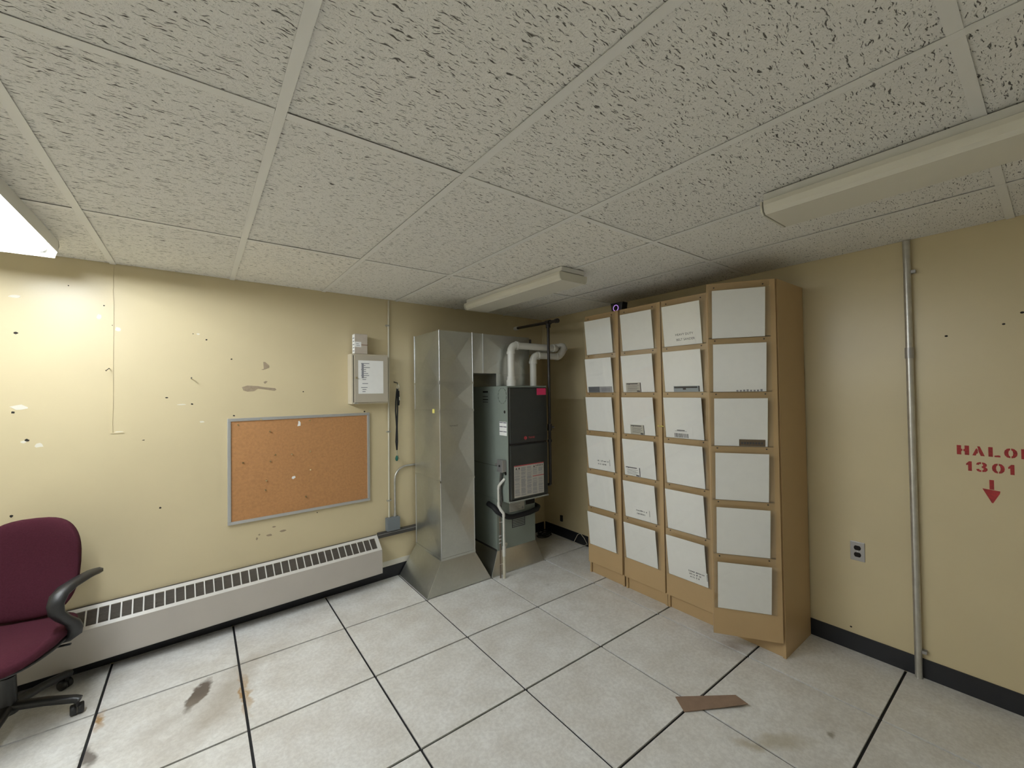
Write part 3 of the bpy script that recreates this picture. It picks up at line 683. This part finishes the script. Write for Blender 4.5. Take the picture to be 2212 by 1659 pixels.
# pink tag, warning label
MB().box(2.853 - fx, 2.962 - fx, FY - .0215, FY - .0201, 1.574, 1.634).build('pink_sticker', M_pink, ud)
wl = MB().box(2.584 - fx, 2.922 - fx, FY - .0214, FY - .0201, .690, .966).build('warning_label', M_cream, ld)
mb = MB()
X0 = 2.584 - fx
cols = [(.006, .066), (.076, .132), (.142, .198), (.208, .264), (.274, .332)]
rn = random.Random(3)
for ci, (u0, u1) in enumerate(cols):
    z = .945 if ci not in (0,) else .925
    while z > .70:
        if ci >= 3 and .842 < z < .862: z -= .012; continue
        if ci >= 3 and z > .925: z -= .004; continue
        mb.box(X0 + u0, X0 + u1 - rn.uniform(0, .012), FY - .0217, FY - .0214, z - .0016, z + .0012)
        z -= rn.choice([.0046, .0046, .0046, .009])
mb.build('label_print', M_inkg, ld)
MB().box(X0, X0 + .338, FY - .0218, FY - .0213, .958, .966).box(X0 + .206, X0 + .338, FY - .0218, FY - .0213, .850, .856).build('label_bands', M_redl, ld)
mb = MB()
for u in (.014, .044, .214): mb.prism([(X0 + u, FY - .0214, .932), (X0 + u + .02, FY - .0214, .932), (X0 + u + .01, FY - .0214, .950)], (0, -.0004, 0))
for k in range(5): mb.box(X0 + .244 + k * .018, X0 + .251 + k * .018, FY - .0218, FY - .0214, .935, .951)
mb.build('warning_symbols', M_ink, ld)
# left side details
for k in range(12):
    a = 2 * PI * (k + .08) / 12; b = a + 2 * PI / 12 * .72
    pts = [(a0 - .001, -.058 - fy + .062 * math.cos(q), 1.5725 + .068 * math.sin(q)) for q in [a + (b - a) * j / 4 for j in range(5)]]
    MB().flatbar(pts, .0035, .0015, (1, 0, 0)).build('knockout_slot', M_hole, fu)
for y, z, r in ((-.089, 1.4323, .013), (-.0901, .9008, .0165)): MB().tube([(a0 - .0006, y - fy, z), (a0 + .002, y - fy, z)], r, 16).build('side_hole', M_hole, fu)
sk = MB().box(a0 - .0012, a0 + .0005, -.118 - fy, -.0107 - fy, 1.2264, 1.346).build('side_sticker', M_paper, fu)
mb = MB()
for z in (1.338, 1.303, 1.2605): mb.box(a0 - .0016, a0 - .0012, -.114 - fy, -.067 - fy, z - .003, z + .003).box(a0 - .0016, a0 - .0012, -.061 - fy, -.013 - fy, z - .003, z + .003)
mb.build('sticker_print', M_navy, sk)
nl = MB().box(a0 - .0010, a0 + .0005, .13 - fy, .26 - fy, 1.49, 1.63).build('faded_label', M_green, fu)
mb = MB()
for z, h in ((1.612, .012), (1.567, .004), (1.539, .006), (1.515, .004)): mb.box(a0 - .0014, a0 - .001, .165 - fy, .25 - fy, z - h, z + h * .4)
mb.build('faded_print', M_hole, nl)
MB().box(a0 - .0006, a0 + .0006, .0 - fy, .56 - fy, .945, .948).build('side_crease', M_dark, fu)
# service switch
sw = MB().box(a0 - .042, a0, -.108 - fy, -.035 - fy, .918, 1.018).build('switch_box', M_steel, fu, bevel=.004)
MB().box(a0 - .048, a0 - .042, -.112 - fy, -.031 - fy, .914, 1.022).build('switch_cover', M_steel, sw, bevel=.006)
MB().box(a0 - .056, a0 - .048, -.078 - fy, -.066 - fy, .962, .978).build('switch_lever', M_hole, sw)
MB().tube([(a0 - .02, .03 - fy, .966), (a0 - .02, -.035 - fy, .968)], .010, 10).build('side_conduit', M_conduit, sw)
MB().tube([(a0 - .024, -.060 - fy, .918), (a0 - .024, -.050 - fy, .85), (a0 - .020, -.040 - fy, .74), (a0 - .018, -.050 - fy, .66), (a0 - .010, -.02 - fy, .60)], .0105, 10).build('flex_conduit', M_strip, fu)
# coil labels and ports
cl = MB().box(2.674 - fx, 2.848 - fx, .0485 - fy, .0502 - fy, .508, .590).build('coil_label', M_cream, fu)
mb = MB()
for i in range(5): mb.box(2.684 - fx, 2.80 - fx - .02 * (i % 2), .0481 - fy, .0485 - fy, .52 + i * .013, .5235 + i * .013)
mb.prism([(2.815 - fx, .0485 - fy, .52), (2.84 - fx, .0485 - fy, .52), (2.8275 - fx, .0485 - fy, .545)], (0, -.0004, 0)); mb.build('label_print', M_inkg, cl)
cl = MB().box(2.7017 - fx, 2.855 - fx, .0485 - fy, .0502 - fy, .362, .445).build('rating_label', M_ink, fu)
mb = MB()
for i in range(5): mb.box(2.709 - fx, 2.848 - fx, .0480 - fy, .0485 - fy, .370 + i * .0148, .378 + i * .0148)
mb.build('rating_rows', M_green, cl)
MB().box(2.865 - fx, 2.972 - fx, .046 - fy, .0505 - fy, .545, .625).build('drain_slot', M_hole, fu)
# ---- PVC flue pipes
def pvc_pipe(label, x, y, ztop, xend, tail, r=.031, couple=False):
    t = thing('vent_pipe', label, 'pipe', (x, y, 1.6578), 0, 'white PVC flue pipes on the furnace')
    h = ztop - 1.6578; rb = .058
    MB().tube([(0, 0, 0), (0, 0, h - rb)], r, 20).build('riser', M_pvc, t)
    el = [(0, 0, h - rb)] + arc((rb, 0, h - rb), (-1, 0, 0), (0, 0, 1), rb, 9)[1:]
    MB().tube(el, r * 1.10, 20).build('elbow', M_pvc, t)
    MB().tube([(0, 0, h - rb - .020), (0, 0, h - rb + .004)], r * 1.25, 20).build('hub', M_pvc, t)
    MB().tube([(rb - .004, 0, h), (rb + .016, 0, h)], r * 1.25, 20).build('hub', M_pvc, t)
    L = xend - x
    MB().tube([(rb, 0, h), (L, 0, h)], r, 20).build('run', M_pvc, t)
    if couple:
        MB().tube([(0, 0, 0), (0, 0, .048), (0, 0, .058), (0, 0, .085)], [r * 1.42, r * 1.42, r * 1.18, r * 1.18], 20).build('coupling', M_pvc, t)
    for nm, pts, rr in tail(L, h): MB().tube(pts, rr * r, 20).build(nm, M_pvc, t)
    return t
YB = .60
pvc_pipe('white PVC flue pipe with a wide coupling at the front left of the furnace top', 2.650, -.04, 2.022, 3.165, lambda L, h: [
    ('hub', [(L - .012, 0, h), (L + .012, 0, h)], 1.22), ('elbow', arc((L, .058, h), (0, -1, 0), (1, 0, 0), .058, 9), 1.10),
    ('tail_run', [(L + .058, .058, h), (L + .058, YB + .04, h)], 1.0)], couple=True)
pvc_pipe('white PVC pipe at the front right of the furnace top, offset upward at its end', 2.914, -.03, 1.943, 3.225, lambda L, h: [
    ('offset_elbow', [(L - .02, 0, h), (L, 0, h), (L + .03, 0, h + .012), (L + .055, 0, h + .034), (L + .095, 0, h + .085), (L + .10, 0.02, h + .105), (L + .10, .06, h + .112)], 1.12),
    ('tail_run', [(L + .10, .05, h + .112), (L + .10, YB + .03, h + .112)], 1.0)])
# ---- black gas pipe
gp = thing('gas_pipe', 'black iron gas pipe coming out of the back wall and dropping beside the furnace', 'pipe', (3.030, -.12, .75))
GA, GB = V((.177, .738, 1.55)), V((0, 0, 1.50)); GD = (GB - GA)
MB().tube([GA, GB + GD * .22], .0145, 12).build('run', M_iron, gp)
MB().tube([GA + GD * .002, GA + GD * .10], .020, 14).build('wall_sleeve', M_pvc, gp)
MB().tube([(0, 0, 1.49), (0, 0, 0)], .0135, 12).build('drop', M_iron, gp)
MB().tube([GB - GD * .05, GB + GD * .05], .022, 12).tube([GB, GB - V((0, 0, .05))], .022, 12).build('tee', M_iron, gp)
MB().tube([GB + GD * .19, GB + GD * .235], .021, 12).build('cap', M_iron, gp)
MB().tube([(0, 0, .55), (0, 0, .49)], .022, 12).tube([(0, 0, .52), (.03, -.03, .52)], .010, 8).build('valve', M_iron, gp)
MB().tube([(0, 0, .405), (0, 0, .385)], .020, 12).build('union', M_iron, gp)
MB().tube([(0, 0, .0), (0, .012, -.012), (0, .06, -.02)], .0125, 12).tube([(0, .055, -.02), (-.048, .055, -.02)], .0125, 12).build('branch', M_iron, gp)
# ---- condensate drain
cd = thing('drain_pipe', 'thin white PVC condensate drain running down the furnace corner to the floor', 'pipe', (2.520, -.074, 0))
def rel(p): return (p[0] - 2.520, p[1] + .074, p[2])
MB().tube([rel(p) for p in [(2.534, -.082, .855), (2.508, -.062, .820), (2.500, -.036, .788), (2.500, -.030, .76)]], .0125, 12).build('upper_elbow', M_pvc, cd)
MB().tube([rel(p) for p in [(2.500, -.030, .77), (2.500, -.030, .635)]], .0105, 12).build('upper_pipe', M_pvc, cd)
MB().tube([rel(p) for p in [(2.500, -.030, .645), (2.500, -.031, .615), (2.506, -.052, .585), (2.520, -.074, .555), (2.520, -.074, .53)]], .0130, 12).build('offset_elbow', M_pvc, cd)
MB().tube([rel(p) for p in [(2.520, -.074, .545), (2.520, -.074, .26)]], .0105, 12).build('mid_pipe', M_pvc, cd)
MB().tube([rel(p) for p in [(2.520, -.074, .275), (2.520, -.074, .19)]], .0145, 12).build('coupling', M_pvc, cd)
MB().tube([rel(p) for p in [(2.520, -.074, .195), (2.520, -.074, .0005)]], .0118, 12).build('lower_pipe', M_pvcy, cd)
MB().tube([rel(p) for p in [(2.525, -.070, .262), (2.60, .010, .245), (2.62, .03, .243)]], .0125, 12).build('branch', M_pvcy, cd)
ti = thing('copper_line', 'thin dark refrigerant line tied beside the white condensate drain', 'pipe', (2.497, -.050, 0))
MB().tube([(.0, 0, .0005), (.004, .004, .25), (.004, .004, .42), (.004, .004, .52)], .006, 8).build('line', M_copper, ti)
for z in (.12, .48): MB().tube([(-.008, -.004, z), (.028, -.030, z + .004), (.036, -.022, z), (.0, .012, z)], .0016, 6).build('cable_tie', M_pvc, ti)
for z in (.30, .33, .36): MB().tube([(-.012, .0, z), (.004, -.012, z + .008), (.012, .002, z)], .005, 8).build('tape_wrap', M_alu, ti)
tag(MB().tube([(2.505, .14, .60), (2.506, .06, .585), (2.515, .01, .552), (2.56, -.012, .520), (2.62, -.010, .492), (2.68, .005, .478), (2.78, .012, .476), (2.88, .012, .480), (2.98, .02, .492), (3.02, .05, .500), (3.025, .12, .505)], .023, 14).build('insulated_hose', M_foam),
    'black foam insulated hose wrapped across the front of the furnace coil box', 'hose')

# ================================================================== TALL CABINETS
XF = 3.175
Z0 = [1.926, 1.594, 1.262, .930, .598, .265]
ORD = ['top', 'second', 'third', 'fourth', 'fifth', 'bottom']
def cabinet(label, yl, yr, ang, cname):
    w = yl - yr; yc = (yl + yr) / 2
    t = thing('storage_cabinet', label, 'cabinet', (XF + .225, yc, 0), 0, 'tall maple cabinets along the right wall')
    X0, X1 = .020 - .225, .425 - .225; h = w / 2; th = .018
    MB().box(X0, X1, h - th, h, 0, 2.268).build('side_panel', M_wood, t, bevel=.001)
    MB().box(X0, X1, -h, -h + th, 0, 2.268).build('side_panel', M_wood, t, bevel=.001)
    MB().box(X0, X1, -h + th, h - th, 2.250, 2.268).build('top_panel', M_wood, t)
    MB().box(X1 - .006, X1, -h + th, h - th, .08, 2.250).build('back_panel', M_woodd, t)
    MB().box(X0 + .012, X0 + .030, -h + th + .003, h - th - .003, .0, .088).build('kick_plate', M_wood, t)
    for z in (.09, .44, .80, 1.16, 1.52, 1.88): MB().box(X0 + .004, X1 - .006, -h + th, h - th, z, z + .016).build('shelf', M_woodd, t)
    # door: origin on the hinge edge, local +y towards the free edge, -x outwards
    d = MB().box(0, .0185, .004, w - .004, .098, 2.266).build('door', M_wood, t, bevel=.0012)
    d.location = (-.225, -h, 0); d.rotation_euler = (0, 0, ang)
    D = Matrix.Translation((XF, yr, 0)) @ Matrix.Rotation(ang, 4, 'Z')
    scr = None
    for i, z in enumerate(Z0):
        pl, pr = w - .010, .034           # pocket from the free side to the hinge side
        mb = MB()
        mb.box(-.0025, -.0005, pr, pl, z - .006, z + .333)                                     # back flange
        mb.prism([(-.0085, pr, z - .006), (-.0105, pr, z - .004), (-.0425, pr, z + .292), (-.0405, pr, z + .292)], (0, pl - pr, 0))   # sloping front
        mb.box(-.0095, -.0025, pr, pl, z - .006, z - .004)
        mb.build('sign_pocket', M_acr, d)
        for y in (pr + .035, pl - .035):
            if scr is None:
                scr = MB().tube([(-.0025, 0, 0), (-.0050, 0, 0)], .0042, 10).build('screw', M_nail, d); scr.location = (0, y, z + .313)
            else: linked(scr, d, (0, y, z + .313))
        p = MB().prism([(-.0058, w - .318, z - .0035), (-.0066, w - .318, z - .0035), (-.0382, w - .318, z + .288), (-.0374, w - .318, z + .288)], (0, .288, 0))
        o = p.build('paper_sheet', M_paper); o.matrix_world = D
        tag(o, 'white paper sheet in the %s sign pocket of the %s cabinet' % (ORD[i], cname), 'paper', 'white sheets in the cabinet pockets')
    return D, w
cabs = []
for lab, yl, yr, ang, cn in [
    ('tall maple cabinet standing nearest the furnace, leftmost of the row', -.443, -.818, 0, 'leftmost'),
    ('tall maple cabinet second from the furnace with a yellow tie on its door edge', -.832, -1.207, 0, 'second'),
    ('tall maple cabinet third from the furnace, beside the one with the open door', -1.210, -1.588, 0, 'third'),
    ('tall maple cabinet with its door ajar, nearest the wall outlet', -1.603, -1.985, R(33.7), 'rightmost')]:
    cabs.append(cabinet(lab, yl, yr, ang, cn))
# cards slipped behind the acrylic: (cabinet, pocket, offset from free edge, width, height, card colour, kind, label)
def card(ci, pi, u, w, h, m, kind, label):
    D, cw = cabs[ci]; z = Z0[pi] - .0035
    t = thing('label_card', label, 'label', (0, 0, 0), 0, 'small cards in the cabinet pockets'); t.matrix_world = D @ Matrix.Translation((0, cw - u - w, z))
    k = (.0382 - .0066) / (.288 + .0035)           # slope of the sheet
    def pt(y, q, lift): return (-.0066 - k * q - lift, y, q)
    def quad(y0, y1, q0, q1, l0, l1): return [pt(y0, q0, l0), pt(y1, q0, l0), pt(y1, q1, l0), pt(y0, q1, l0)], (-(l1 - l0), 0, 0)
    MB().prism(*quad(0, w, 0.001, h, .0001, .0008)).build('card', m, t)
    mb = MB(); rn = random.Random(ci * 10 + pi)
    def bar_(a0, a1, b0, b1): mb.prism(*quad(w * (1 - a1), w * (1 - a0), h * b0, h * b1, .0008, .0010))     # a measured from the left as seen
    pm = M_ink
    if kind == 'hand2' or kind == 'hand3' or kind == 'hand1':
        n = {'hand1': 2, 'hand2': 2, 'hand3': 3}[kind]; pm = M_ink
        for j in range(n):
            b = .80 - j * .26 if n == 2 else .84 - j * .20; x = .12 + .03 * j
            while x < (.86 if j == 0 else .80 - .1 * j):
                cwid = rn.uniform(.03, .06)
                bar_(x, x + .012, b - .11, b); bar_(x, x + cwid, b - .055 + rn.uniform(-.04, .05), b - .03 + rn.uniform(-.01, .05))
                if rn.random() < .6: bar_(x + cwid - .01, x + cwid, b - .11, b - rn.uniform(0, .04))
                x += cwid + .018 + (.045 if rn.random() < .2 else 0)
        bar_(.965, .985, .45, .95)
    elif kind == 'dark_split':
        mb.prism(*quad(w * .52, w, 0.001, h, .0008, .0011)); pm = M_gcard
        for j in range(3): bar_(.56, .92, .2 + j * .22, .26 + j * .22)
    elif kind == 'card':
        bar_(.05, .80, .84, .93); bar_(.20, .26, .80, .86)
        for j in range(5): bar_(.12, .85 - .1 * (j % 2), .18 + j * .12, .205 + j * .12)
        bar_(.72, .92, .04, .16); bar_(.955, 1, 0.02, .98)
    elif kind == 'blue':
        bar_(.02, .92, .62, .90); bar_(.36, .48, .35, .80); bar_(.95, 1, .05, .95)
    elif kind == 'barcode':
        x = .06
        while x < .78:
            q = rn.uniform(.006, .022); bar_(x, x + q, .06, .40); x += q + rn.uniform(.006, .018)
        bar_(.20, .60, .62, .68); bar_(.10, .70, .57, .59)
    elif kind == 'brown':
        for j in range(8): bar_(.08 + j * .108, .155 + j * .108, .32, .62)
    elif kind == 'cut':
        for j in range(8): bar_(.05 + j * .115, .12 + j * .115, .05, .55 + .3 * rn.random())
    if mb.v: mb.build('card_print', pm if kind not in ('cut', 'card') else (M_inkg if kind == 'cut' else M_ink), t)
    return t
card(0, 1, .045, .262, .050, M_gcardl, 'dark_split', 'dark and light grey card in the second pocket of the leftmost cabinet')
card(0, 3, .120, .155, .105, M_paper, 'hand2', 'handwritten two line label in the fourth pocket of the leftmost cabinet')
card(1, 1, .060, .140, .075, M_cream, 'card', 'small printed card in the second pocket of the second cabinet')
card(1, 2, .095, .128, .076, M_cream, 'card', 'small beige printed card in the third pocket of the second cabinet')
card(1, 3, .038, .140, .074, M_paper, 'card', 'small printed card at the left of the fourth pocket of the second cabinet')
card(1, 4, .120, .142, .095, M_paper, 'hand1', 'handwritten label in the fifth pocket of the second cabinet')
t = card(2, 0, .110, .165, .112, M_paper, 'none', 'handwritten two line label in the top pocket of the third cabinet')
card(2, 1, .100, .195, .042, M_bcard, 'blue', 'blue grey printed card in the second pocket of the third cabinet')
card(2, 2, .090, .150, .088, M_paper, 'barcode', 'white barcode label in the third pocket of the third cabinet')
card(2, 5, .170, .155, .098, M_paper, 'hand3', 'handwritten three line label in the bottom pocket of the third cabinet')
card(3, 1, .150, .160, .018, M_paper, 'cut', 'strip of cut off blue grey lettering in the second pocket of the rightmost cabinet')
card(3, 2, .166, .140, .042, M_bslab, 'brown', 'dark brown name strip in the third pocket of the rightmost cabinet')
kk = .1084
for i, line in enumerate(['HEAVY DUTY', 'BELT SANDER']):
    q = .070 - i * .036
    yx = V((-kk, 0, 1)).normalized(); xx = V((0, -1, 0)); zx = xx.cross(yx)
    text_mesh(line, .0225, 'handwriting', M_ink, t, (0, 0, 0), (0, 0, 0), .0001,
              mtx=Matrix(((xx.x, yx.x, zx.x, -.0066 - kk * q - .0010), (xx.y, yx.y, zx.y, .152 - i * .006), (xx.z, yx.z, zx.z, q), (0, 0, 0, 1))))
tag(MB().tube([(3.160, -1.178, 1.337), (3.150, -1.186, 1.340), (3.156, -1.196, 1.334), (3.168, -1.204, 1.338), (3.168, -1.222, 1.333)], .0035, 8).build('yellow_tie', M_yel), 'short yellow tie hooked on the edge of the second cabinet door', 'tie')
# camera puck on the cabinet tops
cp = thing('small_camera', 'small black camera with a glowing violet ring on top of the leftmost cabinets', 'camera', (3.235, -.768, 2.2685))
MB().prism([(-.02, -.052, .0), (-.02, .050, .0), (-.02, .062, .074), (-.02, -.064, .074)], (.07, 0, 0)).build('camera_body', M_blkp, cp, bevel=.004)
MB().tube([(-.023, .004 + .025 * math.cos(a), .028 + .025 * math.sin(a)) for a in [2 * PI * k / 24 for k in range(25)]], .0028, 8).build('led_ring', M_led, cp)
MB().tube([(-.0205, .004, .028), (-.026, .004, .028)], .019, 18).build('camera_lens', M_hole, cp)

# ================================================================== RIGHT WALL THINGS
rp_ = thing('riser_conduit', 'tall bare metal conduit pipe running floor to ceiling on the right wall', 'conduit', (XW - .0245, -2.494, 0))
MB().tube([(0, 0, .0005), (0, 0, HC - .004)], .0165, 18).build('pipe', M_conduit, rp_)
MB().tube([(0, 0, 1.765), (0, 0, 1.825)], .0195, 18).build('coupling', M_steel, rp_)
for z in (.14, 2.24): MB().box(-.004, .024, -.034, -.012, z, z + .016).build('pipe_clip', M_steel, rp_)
ou = thing('wall_outlet', 'steel duplex electrical outlet plate low on the right wall', 'outlet', (XW - .0005, -2.2345, .553))
MB().box(-.005, 0, -.035, .035, 0, .115).build('cover_plate', M_steel, ou, bevel=.002)
for z in (.037, .078):
    MB().prism([(-.005, .017 * math.cos(a), z + max(-.0135, min(.0135, .0175 * math.sin(a)))) for a in [2 * PI * k / 20 for k in range(20)]], (-.002, 0, 0)).build('receptacle', M_hole, ou)
MB().tube([(-.005, 0, .0575), (-.0065, 0, .0575)], .0032, 8).build('plate_screw', M_alu, ou)

# ================================================================== FLOOR THINGS
cbd = MB()
P = [(2.404, -1.751, .002), (2.655, -1.940, .006), (2.630, -2.013, .014), (2.347, -1.834, .001)]
cbd.prism(P, (0, 0, .0035))
tag(cbd.build('cardboard_strip', M_cardb), 'torn strip of brown cardboard lying on the white floor tiles', 'cardboard')
tag(MB().tube([(3.59, .20, .005), (3.57, .13, .006), (3.55, .09, .05), (3.55, .05, .115), (3.555, .015, .136), (3.56, -.03, .10), (3.575, -.06, .04), (3.57, -.0, .006), (3.575, .10, .006), (3.56, .22, .006), (3.50, .33, .005)], .003, 8).build('white_cable', M_pvcy), 'thin white cable looping against the black baseboard left of the cabinets', 'cable')
rn = random.Random(5)
pth = []
for k in range(70):
    a = k * .62; r = .055 + .02 * rn.random()
    pth.append((3.46 + r * 1.2 * math.cos(a), .47 + r * math.sin(a), .006 + .0007 * k + .006 * rn.random()))
tag(MB().tube(pth, .004, 6).build('black_cable_coil', M_blkp), 'coil of thin black cable on the floor in the dark corner behind the furnace', 'cable')
bx_ = MB().box(XW - .018, XW - .0005, .33, .36, .17, .235).build('wall_jack', M_blkp, bevel=.002)
tag(bx_, 'small black wall jack above the baseboard in the dark corner', 'jack')

# ---- task chair
ch = thing('task_chair', 'burgundy fabric task chair with black plastic arms and five star base', 'chair', (-.33, .14, 0), R(-11.5))
def cushion(w, h, t, n=3.2, rings=9, seg=48, bulge=.45):
    # superellipse pad in the local xy plane, thickness along z, rounded rim
    vs_, fs = [], []
    prof = []
    for k in range(rings + 1):
        a = PI / 2 * k / rings; prof.append((1 - (1 - math.sin(a)) * 1.0, math.cos(a)))
    prof = [(math.sin(PI / 2 * k / rings) ** .55, math.cos(PI / 2 * k / rings) ** .55 if k < rings else 0.0) for k in range(rings + 1)]
    def ringpts(r, z):
        out = []
        for k in range(seg):
            a = 2 * PI * k / seg; c, s = math.cos(a), math.sin(a)
            out.append((w / 2 * r * math.copysign(abs(c) ** (2 / n), c), h / 2 * r * math.copysign(abs(s) ** (2 / n), s), z))
        return out
    for sgn in (1, -1):
        rr = prof if sgn == 1 else prof[::-1]
        for (r, q) in rr:
            if sgn == -1 and q == 0: continue
            vs_ += ringpts(max(r, .02), sgn * t / 2 * q)
    m = len(vs_) // seg
    for i in range(m - 1):
        for k in range(seg): fs.append((i * seg + k, i * seg + (k + 1) % seg, (i + 1) * seg + (k + 1) % seg, (i + 1) * seg + k))
    fs.append(tuple(range(seg))[::-1]); fs.append(tuple(range((m - 1) * seg, m * seg)))
    return vs_, fs
def warp(vs_, f): return [f(*p) for p in vs_]
vs_, fs = cushion(.48, .50, .075)
MB().add(warp(vs_, lambda x, y, z: (x, y - .065, .440 + z - (.035 * max(0, (-y - .12) / .13) ** 2 if y < -.12 else 0) - .010 * (1 - min(1, (x / .24) ** 2)))), fs, True).build('seat', M_burg, ch)
vs_, fs = cushion(.47, .48, .03)
MB().add(warp(vs_, lambda x, y, z: (x, y - .065, .405 + z - (.03 * max(0, (-y - .12) / .13) ** 2 if y < -.12 else 0))), fs, True).build('seat_shell', M_blkp, ch)
vs_, fs = cushion(.405, .50, .074, n=3.0)
def bw(x, y, z): return (x + .015, .155 - z + .035 * (y / .24) - .06 * (x / .2) ** 2 * .8 + .018 * math.cos(y * 9), .722 + y)
MB().add(warp(vs_, bw), fs, True).build('backrest', M_burg, ch)
vs_, fs = cushion(.35, .42, .024, n=3.0)
MB().add(warp(vs_, lambda x, y, z: (x + .015, .203 - z + .035 * (y / .24) - .05 * (x / .2) ** 2 * .8 + .018 * math.cos(y * 9), .735 + y)), fs, True).build('back_shell', M_blkp, ch)
MB().flatbar([(.015, .235, .70), (.012, .245, .55), (.005, .225, .43), (0, .15, .385), (0, .02, .38)], .07, .014, (1, 0, 0)).build('back_support', M_blkp, ch)
for s in (1, -1):
    pad = [(s * .275, .145, .655), (s * .268, .10, .662), (s * .255, .03, .664), (s * .238, -.055, .660), (s * .226, -.105, .640), (s * .222, -.128, .605), (s * .226, -.128, .565), (s * .242, -.105, .525), (s * .262, -.075, .488), (s * .268, -.055, .450), (s * .258, -.04, .415), (s * .225, -.03, .392), (s * .14, -.02, .383)]
    MB().flatbar(pad, [.055, .066, .070, .070, .066, .060, .056, .054, .054, .054, .054, .054, .05], .034, (.97 * 1, .25 * s, 0)).build('armrest', M_blkp, ch)
MB().tube([(0, 0, .37), (0, 0, .24)], .021, 16).build('gas_lift', M_blkp, ch)
MB().tube([(0, 0, .25), (0, 0, .13), (0, 0, .075)], [.030, .034, .042], 18).build('column_shroud', M_blkp, ch)
MB().box(-.09, .09, -.11, .10, .362, .392).build('tilt_mechanism', M_blkp, ch, bevel=.008)
MB().flatbar([(.06, -.04, .372), (.20, -.06, .372), (.255, -.07, .378)], .018, .008, (0, 1, 0)).build('tilt_lever', M_blkp, ch)
for k in range(5):
    a = R(-9 + 72 * k); u = V((math.cos(a), math.sin(a), 0)); n_ = V((-u.y, u.x, 0))
    MB().flatbar([u * .03 + V((0, 0, .105)), u * .15 + V((0, 0, .100)), u * .262 + V((0, 0, .086)), u * .283 + V((0, 0, .078))], [.058, .048, .038, .036], .034, n_).build('base_leg', M_blkp, ch)
    c = u * .272; turn = R(40 * k + 20); ax = V((math.cos(turn), math.sin(turn), 0)); off = V((-ax.y, ax.x, 0)) * .018
    cs = MB()
    for q in (-1, 1):
        cs.tube([c + off + ax * (q * .001) + V((0, 0, .0262)), c + off + ax * (q * .004) + V((0, 0, .0262)), c + off + ax * (q * .022) + V((0, 0, .0262)), c + off + ax * (q * .026) + V((0, 0, .0262))], [.022, .0255, .0255, .020], 18)
    cs.tube([c + V((0, 0, .075)), c + off * .5 + V((0, 0, .045))], .009, 8)
    cs.build('caster', M_blkp, ch)
